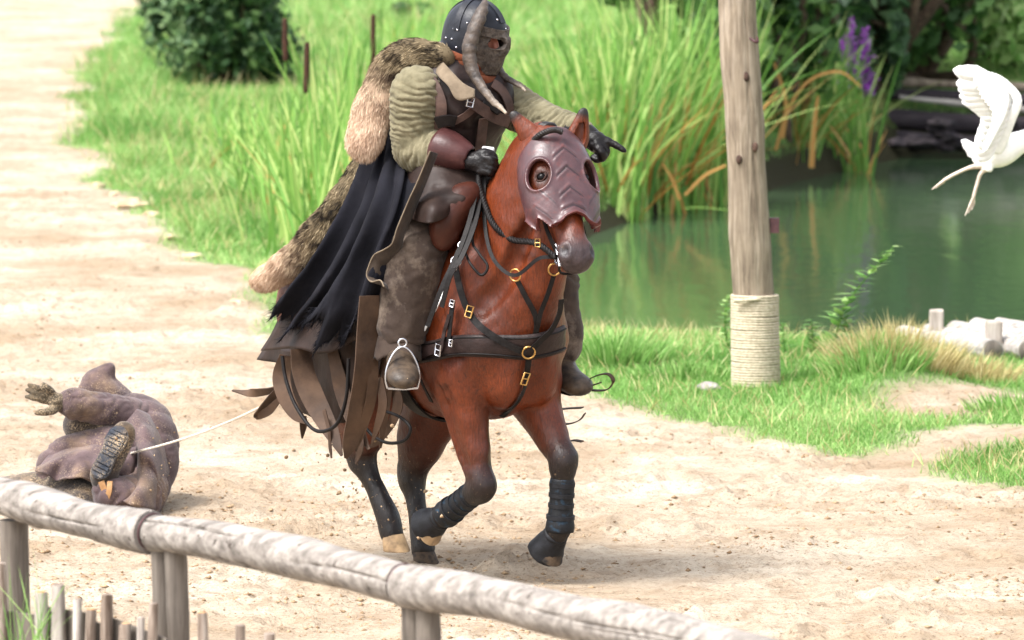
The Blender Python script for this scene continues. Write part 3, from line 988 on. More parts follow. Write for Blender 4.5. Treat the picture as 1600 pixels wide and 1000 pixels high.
# head frame (world): origin at the poll, a down the face, n out of the face, s to the horse's left
HEAD_O = W(HL(870, 218, .02))
_mz = P(910, 405, HEAD_O[1] - .34)
H_a = unit(_mz - HEAD_O)
HEAD_LEN = float(np.linalg.norm(_mz - HEAD_O))
H_s = np.array([cos(radians(21)), sin(radians(21)), -0.04])
H_s = unit(H_s - H_a * (H_s @ H_a))
H_n = np.cross(H_a, H_s)
if H_n[1] > 0: H_n = -H_n
HR = np.stack([H_s, H_n, H_a], 1)          # columns: s, n, a
def HD(s, n, a):
    q = np.stack(np.broadcast_arrays(np.asarray(s, float), n, a), -1)
    return HEAD_O + q @ HR.T
HS = HEAD_LEN / .60
def head_prims(F, conv, Rot):
    """the head as smooth union; conv maps (s,n,a) to the field's frame"""
    c = lambda s, n, a: conv(s * HS, n * HS, a * HS)
    sv = unit(conv(1, 0, 0) - conv(0, 0, 0))
    def ch(rows, n=3, w=sv, k=.03):
        F.chain([list(c(r[0], r[1], r[2])) + [r[3] * HS] + list(r[4:]) for r in rows], n, w, k)
    # nasal / skull column
    ch([(0, -.085, -.01, .085, .95, .15), (0, -.085, .08, .095, 1.08, .05), (0, -.085, .18, .092, 1.1, 0), (0, -.078, .29, .074, .95, 0),
        (0, -.066, .40, .062, .88, .1), (0, -.058, .50, .055, .95, .6), (0, -.058, .565, .052, 1.12, 1)])
    # jaw column
    ch([(0, -.17, .08, .07, .9, .05), (0, -.185, .20, .085, .75, 0), (0, -.15, .32, .062, .75, 0), (0, -.12, .43, .046, .9, .2), (0, -.105, .52, .045, 1.0, .8)])
    for sg in (-1, 1):
        F.ell(c(sg * .062, -.165, .19), np.array([.038, .085, .105]) * HS, Rot, .04, 0)     # cheek
        F.ell(c(sg * .088, -.035, .165), np.array([.024, .03, .05]) * HS, Rot, .03, .1)     # brow
        F.ell(c(sg * .088, -.055, .215), np.array([.018, .03, .04]) * HS, Rot, .03, .1)     # under the eye
        F.chain([list(c(sg * .07, -.075, .25)) + [.012 * HS, 1, 0], list(c(sg * .05, -.075, .42)) + [.010 * HS, 1, .2]], 1, None, .035)
        F.ell(c(sg * .050, -.040, .545), np.array([.030, .038, .046]) * HS, Rot, .025, 1)   # nostril wing
    for sg in (-1, 1):
        F.ell(c(sg * .056, -.078, .185), np.array([.066, .066, .12]) * HS, Rot, .04, 0)      # flesh round the eye
    F.ell(c(0, -.070, .590), np.array([.052, .040, .028]) * HS, Rot, .025, 1)               # upper lip
    F.ell(c(0, -.112, .560), np.array([.040, .034, .034]) * HS, Rot, .02, 1)                # lower lip
    for sg in (-1, 1):
        F.ell(c(sg * .070, -.016, .548), np.array([.024, .018, .027]) * HS, Rot, .010, 1, sub=True)
        F.ell(c(sg * .060, -.092, .578), np.array([.03, .006, .03]) * HS, Rot, .008, 1, sub=True)
        F.ell(c(sg * .110, -.010, .182), np.array([.016, .020, .022]) * HS, Rot, .012, 0, sub=True)

def LH_(s, n, a): return L(HD(s, n, a))
_lR = np.stack([L(HEAD_O + H_s) - L(HEAD_O), L(HEAD_O + H_n) - L(HEAD_O), L(HEAD_O + H_a) - L(HEAD_O)], 1)

LAT = np.array([0, 1.0, 0])
FH = Field(.09)
# trunk
FH.chain([(.30, 0, 1.10, .215, .98), (.10, 0, 1.155, .395, .62), (-.15, 0, 1.15, .395, .68), (-.45, 0, 1.16, .375, .76), (-.72, 0, 1.15, .33, .82),
          (-.90, 0, 1.14, .27, .95), (-1.00, 0, 1.12, .20, 1.0)], 3, LAT)
FH.ell((-.02, 0, 1.545), (.28, .075, .10))
FH.ell((.20, 0, .86), (.20, .12, .13))
# neck
FH.chain([(.16, 0, 1.24, .35, .56), (.335, -.012, 1.40, .250, .50), (.425, -.006, 1.56, .187, .54), (.50, .008, 1.73, .148, .62), (.56, .02, 1.86, .125, .72)], 4, LAT, .08)
FH.chain([(.30, 0.01, 1.73, .03), (.40, 0.015, 1.87, .035), (.52, .02, 1.97, .04)], 4, None, .06)
_hp = lambda s, n, a: LH_(s * HS, n * HS, a * HS)
FH.chain([(.50, .02, 1.76, .13, .7), list(_hp(0, -.15, .06)) + [.10, .8]], 3, LAT, .05)
# throat groove muscles, shoulder, breast
for sg in (-1, 1):
    FH.chain([(.44, sg * .09, 1.16, .05), (.47, sg * .07, 1.36, .04), (.55, sg * .06, 1.62, .03)], 4, None, .06)
    FH.ell((.16, sg * .205, 1.16), (.13, .075, .33), np.array([[cos(.42), 0, -sin(.42)], [0, 1, 0], [sin(.42), 0, cos(.42)]]).T, .07)
    FH.ell((.35, sg * .175, 1.06), (.10, .085, .12), None, .06)
    FH.ell((.385, sg * .095, .93), (.115, .095, .16), None, .035)
    FH.ell((.20, sg * .20, .93), (.13, .08, .17), None, .07)
    FH.ell((-.82, sg * .16, 1.08), (.25, .14, .31), None, .1)
    FH.ell((-.55, sg * .20, 1.02), (.16, .08, .20), None, .1)
for sg in (-1, 1):
    FH.chain([(.585, sg * .10, 1.58, .02), (.50, sg * .16, 1.36, .022), (.40, sg * .225, 1.22, .022)], 3, None, .06, sub=True)
    FH.chain([(.30, sg * .285, 1.02, .018), (.18, sg * .30, .92, .02), (.10, sg * .29, .86, .02)], 2, None, .05, sub=True)
FH.chain([(.53, 0, 1.12, .016), (.52, 0, .95, .02), (.44, 0, .80, .025)], 2, None, .05, sub=True)
# legs: rows f l z r q dark
def leg(rows, k=.045):
    FH.chain([list(r) for r in rows], 4, LAT, k)
    return rows
RFe, RFk, RFf, RFh = HL(722, 612, -.17), HL(750, 762, -.15), HL(698, 803, -.15), HL(680, 814, -.15)
LFe, LFk, LFf, LFh = HL(834, 620, .17), HL(880, 722, .16), HL(875, 824, .16), HL(862, 846, .16)
def fore(e, kn, ft, hf, back):
    kn, ft = np.array(kn), np.array(ft)
    m1 = e * .55 + kn * .45
    m2 = e * .22 + kn * .78
    axis = unit(ft - kn)
    FH.chain([(*(e + [0, 0, .10]), .125, .70, 0), (*e, .098, .74, 0), (*m1, .066, .84, .12), (*m2, .050, .92, .55)], 4, LAT, .05)
    # knee: forearm end, front of carpus, back knob
    FH.chain([(*m2, .049, .92, .6), (*(kn - .5 * axis * .04), .055, .95, .95), (*(kn + axis * .035), .051, .95, 1)], 3, LAT, .03)
    FH.chain([(*(kn + axis * .03), .050, .95, 1), (*(kn * .72 + ft * .28), .036, .95, 1), (*(kn * .3 + ft * .7), .033, .95, 1), (*ft, .043, .9, 1), (*(ft * .45 + hf * .55), .036, 1, 1), (*hf, .042, 1, 1)], 3, LAT, .025)
fore(RFe, RFk, RFf, RFh, 0)
fore(LFe, LFk, LFf, LFh, 0)
for e, kn, sg in ((RFe, RFk, -1), (LFe, LFk, 1)):
    for off in ((.018, sg * .078, 0), (-.022, sg * .080, 0)):
        FH.chain([(*(e + np.array(off) * 1.25 + [0, 0, .02]), .012), (*(e * .55 + kn * .45 + np.array(off) * .95), .012), (*(e * .25 + kn * .75 + np.array(off) * .7), .008)], 3, None, .03, sub=True)
for e, kn, sg in ((RFe, RFk, -1), (LFe, LFk, 1)):      # forearm muscles
    for off, r in (((.03, sg * .022, 0), .044), ((-.042, sg * .016, 0), .038)):
        FH.chain([(*(e + np.array(off)), r), (*(e * .6 + kn * .4 + np.array(off) * .7), r * .85), (*(e * .3 + kn * .7 + np.array(off) * .4), r * .45)], 3, None, .03)
def hind(st, hk, ft, hf, sg):
    st, hk, ft, hf = map(np.array, (st, hk, ft, hf))
    hip = np.array([-.82, sg * .16, 1.06])
    FH.chain([(*hip, .22, .62, 0), (*st, .145, .68, 0), (*(st * .5 + hk * .5 + [.0, 0, 0]), .092, .8, .25), (*(st * .18 + hk * .82), .058, .85, .7)], 4, LAT, .07)
    FH.chain([(*(st * .18 + hk * .82), .056, .85, .7), (*hk, .060, .78, 1), (*(hk * .8 + ft * .2), .046, .85, 1)], 3, LAT, .03)
    FH.chain([(*(hk + [-.055, 0, .03]), .022, 1, 1), (*(hk * .85 + ft * .15 + [-.035, 0, 0]), .025, 1, 1)], 2, None, .03)      # point of hock
    FH.chain([(*(hk * .8 + ft * .2), .044, .85, 1), (*(hk * .4 + ft * .6), .038, .9, 1), (*ft, .048, .9, 1), (*(ft * .45 + hf * .55), .040, 1, 1), (*hf, .046, 1, 1)], 3, LAT, .025)
RHs, RHk, RHf, RHh = np.array([-.50, -.20, .82]), HL(563, 712, -.16), HL(604, 803, -.13), HL(613, 836, -.12)
LHs, LHk, LHf, LHh = np.array([-.46, .19, .80]), HL(643, 742, .15), HL(659, 836, .13), HL(661, 860, .12)
hind(RHs, RHk, RHf, RHh, -1)
hind(LHs, LHk, LHf, LHh, 1)
head_prims(FH, LH_, _lR)
_glo, _gax, _gD = FH.grid(.0105)
V, Fc = nets(_glo, .0105, _gD)
def hfield(p):
    """distance to the horse by trilinear lookup, p in the horse's frame"""
    q = (np.asarray(p, float) - _glo) / .0105
    n_ = np.array(_gD.shape)
    inside = ((q >= 0) & (q < n_ - 1.001)).all(-1)
    q = np.clip(q, 0, n_ - 1.001)
    i = q.astype(int); t = q - i
    r = 0
    for a in (0, 1):
        for b in (0, 1):
            for c in (0, 1):
                w = (t[..., 0] if a else 1 - t[..., 0]) * (t[..., 1] if b else 1 - t[..., 1]) * (t[..., 2] if c else 1 - t[..., 2])
                r = r + w * _gD[i[..., 0] + a, i[..., 1] + b, i[..., 2] + c]
    return np.where(inside, r, 1.0)
V = relax(V, Fc, 2)
Nn = vnormals(V, Fc)
V = V + Nn * (.0026 * fbm(V * 14, 2, 3) + .005 * fbm(V * np.array([5, 5, 3]), 2, 4) * (V[:, 2] > .5))[:, None]
val = np.clip(FH.values(V, .012), 0, 1)
# muzzle goes grey, legs go black
hq = (W(V) - HEAD_O) @ HR
muz = sstep(.40, .56, hq[:, 2] / HS) * (np.abs(hq[:, 0]) < .10 * HS) * (hq[:, 1] > -.17 * HS) * (hq[:, 1] < .1)
dark = np.where(V[:, 2] > 1.2, 0, val)
near_head = (np.abs(hq[:, 1]) < .2)
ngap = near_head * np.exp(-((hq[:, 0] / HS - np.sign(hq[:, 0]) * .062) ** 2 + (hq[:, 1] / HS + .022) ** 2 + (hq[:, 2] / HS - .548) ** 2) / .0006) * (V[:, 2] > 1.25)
eye_shade = near_head * np.exp(-((np.abs(hq[:, 0]) / HS - .10) ** 2 + (hq[:, 1] / HS + .015) ** 2 + (hq[:, 2] / HS - .185) ** 2) / .0035)  # shade inside the mask's eye hole, painted as darker coat round the eye
dark = np.clip(dark + ngap * 1.2 + eye_shade * .85, 0, 1)
sweat = 1.6 * np.exp(-((V[:, 0] - .42) ** 2 / .05 + (V[:, 2] - .90) ** 2 / .02)) + .25
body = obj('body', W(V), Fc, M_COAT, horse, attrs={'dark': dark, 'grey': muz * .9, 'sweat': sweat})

# ears
for sg, tip, basep in ((-1, (803, 180), (838, 222)), (1, (911, 175), (901, 222))):
    b0 = HD(sg * .062 * HS, -.075 * HS, -.005)
    tp = P(tip[0], tip[1], b0[1] + (.02 if sg < 0 else .0))
    bb = P(basep[0], basep[1], b0[1])
    ax = unit(tp - bb)
    fw = unit(np.array([.25 * sg + .1, -1, 0.1]) - ax * (np.array([.25 * sg + .1, -1, 0.1]) @ ax))
    sd = np.cross(ax, fw)
    E = Field(.02)
    ln = np.linalg.norm(tp - bb)
    rows = [(-.25, .044), (.05, .040), (.30, .031), (.60, .018), (.85, .008), (1.05, .002)] if sg < 0 else [(-.20, .034), (.05, .034), (.30, .029), (.60, .018), (.85, .008), (1.05, .002)]
    E.chain([list(bb + ax * ln * t + fw * (.006 * t)) + [r, .62 if t > 0 else .9, t] for t, r in rows], 4, fw)
    if sg > 0: E.chain([list(bb + ax * ln * t + fw * r * .75) + [r * .62, .7, 0] for t, r in rows[1:5]], 4, fw, .008, sub=True)
    v, f = E.mesh(.0045, .012)
    tt = ((v - bb) @ ax) / ln
    obj('ear', relax(v, f, 1), f, M_COAT, horse, attrs={'dark': sstep(.72, 1.0, tt), 'grey': tt * 0, 'sweat': tt * 0})
# eyes with lids
for sg in (-1, 1):
    c = HD(sg * .094 * HS, -.022 * HS, .182 * HS)
    v, f = icos(c, .024 * HS, None, 2)
    e = obj('eye', v, f, M_EYE, horse)
    rows = [(sg * (.106 - .016 * cos(a)), -.012 + .018 * cos(a), .182 + .021 * sin(a)) for a in np.linspace(0, 2 * pi, 14)]
    v, f = tube(np.array([HD(r[0] * HS - sg * .006 * abs(cos(i)), r[1] * HS, r[2] * HS) for i, r in enumerate(rows)]), .0055, 6, 2)
    obj('eyelid', v, f, M_LID, horse)
# braided forelock over the poll
mb = MB()
_by = HEAD_O[1] - .085
_bc = crom(np.array([P(834, 219, _by + .06), P(843, 211, _by + .025), P(856, 205, _by + .01), P(868, 203, _by + .01), P(878, 206, _by + .01)]), 10)
_bt, _bn, _bb = frames(_bc)
for k in range(3):
    a = np.linspace(0, 5 * 2 * pi, len(_bc)) + k * 2 * pi / 3
    v, f = tube(_bc + .007 * (np.cos(a)[:, None] * _bn + np.sin(a)[:, None] * _bb), .0075, 6)
    mb.add(v, f)
mb.build('forelock_braid', M_HAIR, horse)
v, f = icos(HD(-.02 * HS, -.045 * HS, -.075 * HS), np.array([.055, .05, .03]), HR, 3, .15, 2)
obj('forelock', v, f, M_HAIR, horse)
# tail
mb = MB()
for k in range(90):
    a, r0 = RNG.uniform(0, 2 * pi), .04 * RNG.uniform(0, 1) ** .5
    d = np.array([cos(a), sin(a)]) * r0
    ln = RNG.uniform(.35, .55)
    pts = [(-1.10 + d[0] * .4, d[1], 1.20 + d[0] * .3), (-1.20 + d[0], d[1] * 1.4, 1.12), (-1.16 + d[0] * 1.5, d[1] * 2 + RNG.normal() * .02, 1.08 - ln * .4),
           (-1.05 + d[0] * 1.5 + RNG.normal() * .04, d[1] * 2 + RNG.normal() * .03, 1.08 - ln * .75)]
    v, f = tube(W(np.array(pts)), [.008, .010, .008, .002], 4, 4)
    mb.add(v, f)
mb.build('tail', M_HAIR, horse)
# hooves
def hoof(c, ax, r0, r1, h, mat, fwd):
    ax, fw = unit(ax), unit(fwd)
    fw = unit(fw - ax * (fw @ ax)); sd = np.cross(ax, fw)
    v = []; nseg = 20
    prof = [(0, r0 * .9), (.03, r0), (.5, (r0 + r1) / 2), (.97, r1), (1, r1 * .95)]
    for t, r in prof:
        for i in range(nseg):
            a = 2 * pi * i / nseg
            q = r * (cos(a) * fw * (1.08 if cos(a) > 0 else .85) + sin(a) * sd)
            v.append(c + ax * t * h + q + fw * t * h * .38)
    f = grid_faces(5, nseg, True).tolist()
    f.append(list(range(nseg))[::-1]); f.append([4 * nseg + i for i in range(nseg)])
    return obj('hoof', np.array(v), f, mat, horse)
fw_h = Wv((1, 0, 0))
hoof(W(RHh + [0, 0, .01]), np.array([0, 0, -1.]), .050, .062, .08, M_HOOF, fw_h)
hoof(W(LHh + [0, 0, .00]), np.array([0, 0, -1.]), .050, .062, .07, M_HOOF_DARK, fw_h)
axR = unit(W(RFh) - W(RFf)); axL = unit(W(LFh) - W(LFf))
hoof(W(RFh) - axR * .012, axR, .048, .064, .075, M_HOOF, Wv((.3, 0, -1)))
hoof(W(LFh) - axL * .012, axL, .048, .064, .075, M_HOOF_DARK, Wv((.4, 0, -.6)))
# leg boots on the forelegs: shell with raised straps, and bell boots
def along(a, b, t): return a * (1 - t) + b * t
for nm, kn, ft, hf in (('r', RFk, RFf, RFh), ('l', LFk, LFf, LFh)):
    a, b, c = W(kn), W(ft), W(hf)
    pts = [along(a, b, t) for t in (.24, .27, .40, .55, .7, .85, .98, 1.06)]
    v, f = tube(pts, [.045, .052, .053, .050, .051, .056, .062, .058], 18, 3)
    f = f[:-2]
    v = v + unit(v - v.mean(0)) * (.0025 * noise3(v * 60))[:, None]
    bt = solid(obj('cannon_boot', v, f, M_BOOT_BLUE, horse), .006)
    for t in (.34, .50, .66, .84):
        q = [along(a, b, t - .035), along(a, b, t - .03), along(a, b, t + .03), along(a, b, t + .035)]
        r = .053 + .006 * (t > .7)
        v, f = tube(q, [r + .001, r + .0055, r + .0055, r + .001], 18)
        obj('boot_strap', v, f[:-2], M_BOOT_RUBBER, bt)
    hd = unit(c - b)
    pts = [b + (c - b) * t for t in (.45, .6, .95, 1.35, 1.75, 1.85)]
    v, f = tube(pts, [.047, .052, .060, .070, .078, .076], 20, 3)
    v = v + unit(v - v.mean(0)) * (.004 * noise3(v * 40, 5))[:, None]
    bb = solid(obj('bell_boot', v, f[:-2], M_BOOT_RUBBER, horse), .007)
    v, f = tube([b + (c - b) * t for t in (.42, .47, .62, .67)], [.05, .0565, .0575, .053], 18)
    obj('boot_collar', v, f[:-2], M_BOOT_RUBBER, bb)
# ------------------------------------------------------------ tools that lay straps on the horse
def surf(px, py, off=0.004, Y0=23.6, Y1=25.9):
    """first point of the horse under a photo pixel, lifted by off; world point and normal"""
    r = ray(px, py)
    Ys = np.linspace(Y0, Y1, 420)
    pts = np.array([0, 0, CAM_H]) + r[None] * (Ys / r[1])[:, None]
    D = hfield(L(pts))
    i = np.argmax(D < off) if (D < off).any() else int(np.argmin(D))
    return pts[max(i - 1, 0)], hnorm(pts[i])
def hnorm(p):
    q = L(np.asarray(p)); e = .012
    o = np.array([[e, 0, 0], [0, e, 0], [0, 0, e]])
    g = np.array([hfield((q + d)[None])[0] - hfield((q - d)[None])[0] for d in o])
    return unit(Wv(g))
def snap(p, off=.004):
    p = np.asarray(p, float)
    for _ in range(4):
        d = hfield(L(p)[None])[0]
        p = p - hnorm(p) * (d - off) * .8
    return p
def strap_on(pix, w, off=.006, n=5, thick=.005, dense=3):
    q = crom(np.array(pix, float), dense)
    pts, nr = zip(*[surf(a, b, off) for a, b in q])
    return ribbon(np.array(pts), w, np.array(nr), n, thick)

def leather(name, c1, c2, rough=.5, scale=14, bump=.35):
    t = NT(name)
    c = t.ramp(t.noise(scale, 5, .6), [(.3, rgb(c1)), (.7, rgb(c2))])
    nb = t.bump(t.noise(scale * 1.4, 4, .6), bump, .012)
    nb = t.bump(t.noise(260, 2), .15, .002, nb)
    return t.done(c, rough, nb, .22)
M_TACK = leather('dark_tack_leather', (11, 9, 9), (22, 17, 16), .6, 20)
M_BAND = leather('brown_harness_leather', (28, 20, 19), (48, 36, 34), .46, 18)
M_SADDLE = leather('saddle_leather', (46, 22, 16), (70, 36, 26), .4, 10)
M_PAD = simple('navy_saddle_pad', rgb((14, 14, 19)), rgb((24, 24, 32)), 30, .85, .3, 200)
M_WHITE = simple('white_piping', rgb((205, 205, 205)), rgb((235, 235, 232)), 30, .7, .2, 100)
M_BRASS = NT('brass').done(rgb((190, 150, 90)), .3, None, .5, Metallic=.9)
M_STEEL = NT('steel').done(rgb((190, 190, 195)), .25, None, .5, Metallic=.95)

# ------------------------------------------------------------ leather face mask
FM = Field(.03)
head_prims(FM, HD, HR)
for sg in (-1, 1):
    FM.ell(HD(sg * .070 * HS, -.085 * HS, .20 * HS), np.array([.080, .085, .17]) * HS, HR, .05)
    FM.ell(HD(sg * .060 * HS, -.10 * HS, .31 * HS), np.array([.065, .085, .10]) * HS, HR, .05)
FM.ell(HD(0, -.075 * HS, .07 * HS), np.array([.118, .092, .17]) * HS, HR, .05)
mask = thing('horse_face_mask', 'purplish brown moulded leather mask with embossed chevrons over the bay horse face', 'mask', HD(0, .02, .2))
def mask_lims(q):
    s, n, a = q[..., 0], q[..., 1], q[..., 2]
    ph = np.abs(np.arctan2(s, n + .095))
    xs = np.array([0, .35, .7, .95, 1.2, 1.5, 1.8, 2.6])
    lo = np.interp(ph, xs, [.395, .41, .455, .435, .375, .42, .33, .28])
    hi = np.interp(ph, xs, [-.050, -.045, -.02, .0, .02, .04, .05, .06])
    return ph, lo, hi
CHEV = (.075, .165, .26, .35)
def chev_d(q, a0):
    return np.abs(q[..., 2] - (a0 + (.85 if a0 < .3 else .4) * np.abs(q[..., 0])))
def mask_shape(q):
    ph, lo, hi = mask_lims(q)
    hole = np.sqrt(((ph - .86) / .33) ** 2 + ((q[..., 2] - .188 - .03 * (ph - .86)) / .068) ** 2)
    th = .0055 + .006 * np.exp(-((hole - 1.10) / .08) ** 2) + .004 * np.exp(-np.clip(lo - q[..., 2], 0, 1) / .008)
    gr = 0
    for a0 in CHEV:
        wdt = chev_d(q, a0)
        lim = sstep(.060, .045, np.abs(q[..., 0])) * (ph < 1.2)
        th = th + lim * (.0035 * np.exp(-((wdt - .014) / .009) ** 2) - .0028 * np.exp(-(wdt / .006) ** 2))
        gr = np.maximum(gr, lim * np.exp(-(wdt / .0055) ** 2))
    for a0, p0 in ((.30, .75), (.36, 1.0)):                # short slashes on the cheek
        wdt = np.abs((q[..., 2] - a0) - .22 * (p0 - ph)) + 9 * np.maximum(np.abs(ph - p0) - .17, 0) * .02
        th = th + .002 * np.exp(-((wdt - .012) / .008) ** 2) * (np.abs(ph - p0) < .2)
        gr = np.maximum(gr, np.exp(-(wdt / .005) ** 2) * (np.abs(ph - p0) < .18))
    return ph, lo, hi, hole, th, gr
lo_, ax_, D_ = FM.grid(.0046, .04)
g_ = np.stack(np.meshgrid(*ax_, indexing='ij'), -1)
q = ((g_ - HEAD_O) @ HR) / HS
ph, lo, hi, hole, th, gr = mask_shape(q)
sh = np.abs(D_ - .015) - th
reg = np.maximum(np.maximum(q[..., 2] - lo, hi - q[..., 2]), (ph - 1.78) * .1) * HS
v, f = nets(lo_, .0046, np.maximum(np.maximum(sh, reg), (1 - hole) * .055 * HS))
q = ((v - HEAD_O) @ HR) / HS
ph, lo, hi, hole, th, groove = mask_shape(q)
e = np.exp(-np.clip(lo - q[:, 2], 0, 1) / .020)
out = unit(np.stack([q[:, 0] * 1.3, q[:, 1] + .085, 0 * ph], 1) @ HR.T)
amt = .014 + .034 * np.exp(-((ph - .72) / .16) ** 2) + .014 * np.exp(-((ph - 1.5) / .2) ** 2)
v = v + out * (e * amt)[:, None] - H_a * (e * amt * .35)[:, None]
v = relax(v, f, 1)
edge = np.maximum(.35 * np.exp(-((hole - 1.04) / .07) ** 2), np.maximum(e ** 1.5, sstep(.05, 0, np.abs(ph - 1.78))))
def m_mask():
    t = NT('mask_leather')
    c = t.ramp(t.noise(9, 5, .6), [(.3, rgb((54, 36, 39))), (.7, rgb((84, 59, 61)))])
    red = t.ramp(t.noise(26, 5, .65), [(.5, (0, 0, 0)), (.66, (1, 1, 1))])
    c = t.mix(t.math('MULTIPLY', t.attr('edge'), .75), c, rgb((92, 40, 34)))
    c = t.mix(t.math('MULTIPLY', red, .35), c, rgb((104, 50, 44)))
    c = t.mix(t.math('MULTIPLY', t.attr('groove'), .85), c, rgb((34, 24, 28)))
    nb = t.bump(t.noise(40, 4), .25, .006)
    return t.done(c, .34, t.bump(t.noise(240, 2), .15, .002, nb), .45)
obj('mask_shell', v, f, m_mask(), mask, attrs={'groove': groove, 'edge': edge})

# ------------------------------------------------------------ bridle and reins
HAND = P(752, 262, 24.47)
bridle = thing('bridle', 'dark leather bridle with steel bit and a braided rein running to the gloved fist', 'bridle', HD(-.06, -.1, .45))
BIT = HD(-.066 * HS, -.092 * HS, .535 * HS)
BITL = HD(.066 * HS, -.092 * HS, .535 * HS)
def braid(pts, r, turns, k=3):
    c = crom(np.asarray(pts), 14)
    t, n, b = frames(c)
    mb = MB()
    for j in range(k):
        a = np.linspace(0, turns * 2 * pi, len(c)) + j * 2 * pi / k
        v, f = tube(c + r * .62 * (np.cos(a)[:, None] * n + np.sin(a)[:, None] * b), r * .72, 6)
        mb.add(v, f)
    return mb
rp = [BIT + [-.01, -.01, 0], P(838, 380, BIT[1] + .05), P(800, 374, 24.25), P(772, 352, 24.30), P(757, 318, 24.38), P(748, 285, 24.43), HAND]
braid(rp, .0115, 16).build('braided_rein', M_TACK, bridle)
v, f = ribbon([BIT, P(842, 404, BIT[1] + .03), P(806, 430, 24.12), P(776, 412, 24.2), P(761, 375, 24.3), P(756, 320, 24.4), HAND + [.015, 0, 0]], .016, (-.3, -1, .2), 8, .004)
obj('flat_rein', v, f, M_TACK, bridle)
v, f = ribbon([BITL, HD(.12, -.2, .42), P(872, 330, 24.45), P(800, 280, 24.5), HAND + [.03, .01, 0]], .018, (0, -.3, 1), 8, .004)
obj('flat_rein', v, f, M_TACK, bridle)
v, f = ring(BIT, H_s, .033, .006, 20, 6)
obj('bit_ring', v, f, M_STEEL, bridle)
v, f = ring(BITL, H_s, .033, .006, 20, 6)
obj('bit_ring', v, f, M_STEEL, bridle)
v, f = tube([BIT, BITL], .008, 8)
obj('bit_bar', v, f, M_STEEL, bridle)
v, f = tube([BIT + H_a * -.06 * HS + H_n * .004, BIT + H_a * .045], .0075, 8)
obj('bit_shank', v, f, M_STEEL, bridle)
for sg, B in ((-1, BIT), (1, BITL)):
    v, f = ribbon([HD(sg * .083 * HS, -.12 * HS, .30 * HS), HD(sg * .083 * HS, -.105 * HS, .40 * HS), B + H_a * -.02], .026, H_s * sg, 5, .006)
    obj('cheek_strap', v, f, M_TACK, bridle)
v, f = tube([HD(-.062 * HS, -.10 * HS, .56 * HS), HD(-.03 * HS, -.175 * HS, .56 * HS), HD(.03 * HS, -.175 * HS, .56 * HS), HD(.062 * HS, -.10 * HS, .56 * HS)], .006, 6, 4)
obj('curb_strap', v, f, M_TACK, bridle)
def buckle(c, ax, up, w, h, parent, mat, r=.003):
    ax, up = unit(ax), unit(up)
    up = unit(up - ax * (up @ ax)); sd = np.cross(ax, up)
    q = [c + sd * w / 2 * x + up * h / 2 * y for x, y in ((-1, -1), (1, -1), (1, 1), (-1, 1), (-1, -1))]
    v, f = tube(q, r, 6)
    mb = MB().add(v, f)
    v, f = tube([q[0] * .5 + q[3] * .5, q[1] * .5 + q[2] * .5], r * .8, 6); mb.add(v, f)
    return mb.build('buckle', mat, parent)
_pb = P(840, 379, BIT[1] + .035)
buckle(_pb + [0, -.016, 0], (-.3, -1, 0), (0, 0, 1), .022, .034, bridle, M_BRASS)
# long curved shadow-black rein ends hanging in a loop at the withers
v, f = tube([P(726, 392, 24.3), P(735, 412, 24.22), P(752, 430, 24.2), P(762, 416, 24.2), P(748, 395, 24.24), P(738, 372, 24.3), P(748, 300, 24.42)], .0065, 6, 6)
obj('rein_loop', v, f, M_TACK, bridle)

# ------------------------------------------------------------ breast harness
harness = thing('breast_harness', 'wide brown leather breast band with brass rings and crossing black straps on horse chest', 'harness', surf(800, 540)[0])
def band(pix_top, pix_bot, off, th, nrow=6, dense=6):
    a, b = crom(np.array(pix_top, float), dense), crom(np.array(pix_bot, float), dense)
    rows, nor = [], []
    for j in range(nrow):
        t = j / (nrow - 1)
        pts, nr = zip(*[surf(*(p * (1 - t) + q_ * t), off) for p, q_ in zip(a, b)])
        rows.append(np.array(pts)); nor.append(np.array(nr))
    return np.stack(rows, 1), np.stack(nor, 1)
pts, nor = band([(566, 548), (620, 540), (672, 533), (712, 524), (770, 523), (825, 523), (868, 514), (881, 508)],
                [(566, 572), (620, 572), (668, 566), (712, 557), (770, 558), (825, 562), (868, 553), (881, 548)], .016, .012)
nu, nv = pts.shape[:2]
for i in range(2):                                   # even out the ray hits
    pts[1:-1] = (pts[:-2] + 2 * pts[1:-1] + pts[2:]) / 4
wavep = np.array([0, .004, .001, .004, .001, 0])
pts = pts + nor * wavep[None, :, None]
o = solid(obj('breast_band', pts.reshape(-1, 3), grid_faces(nu, nv), M_BAND, harness), .012)
pm = pts.mean(1)
for fr in (.12, .88):
    c = pts[:, 0] * (1 - fr) + pts[:, -1] * fr
    v, f = tube(c + nor[:, 2] * .009, .0045, 6)
    obj('edge_piping', v, f, M_TACK, o)
RINGC = surf(826, 551, .03)
v, f = ring(RINGC[0], RINGC[1], .028, .0045); obj('brass_ring', v, f, M_BRASS, harness)
for pix, w in (([(711, 412), (716, 440), (727, 476), (745, 505), (775, 528), (806, 545), (822, 551)], .030),
               ([(830, 547), (845, 532), (862, 515), (874, 490), (877, 468)], .026),
               ([(708, 470), (704, 500), (701, 535)], .022),
               ([(826, 562), (824, 580), (820, 606), (806, 632), (784, 651)], .026)):
    v, f = strap_on(pix, w, .030 if pix[0][0] != 826 else .012); obj('strap', v, f, M_TACK, harness)
v, f = strap_on([(702, 492), (694, 520), (688, 548), (680, 555)], .018, .034); obj('strap', v, f, M_BAND, harness)
v, f = strap_on([(660, 552), (676, 546), (690, 541)], .04, .03); obj('strap', v, f, M_BAND, harness)
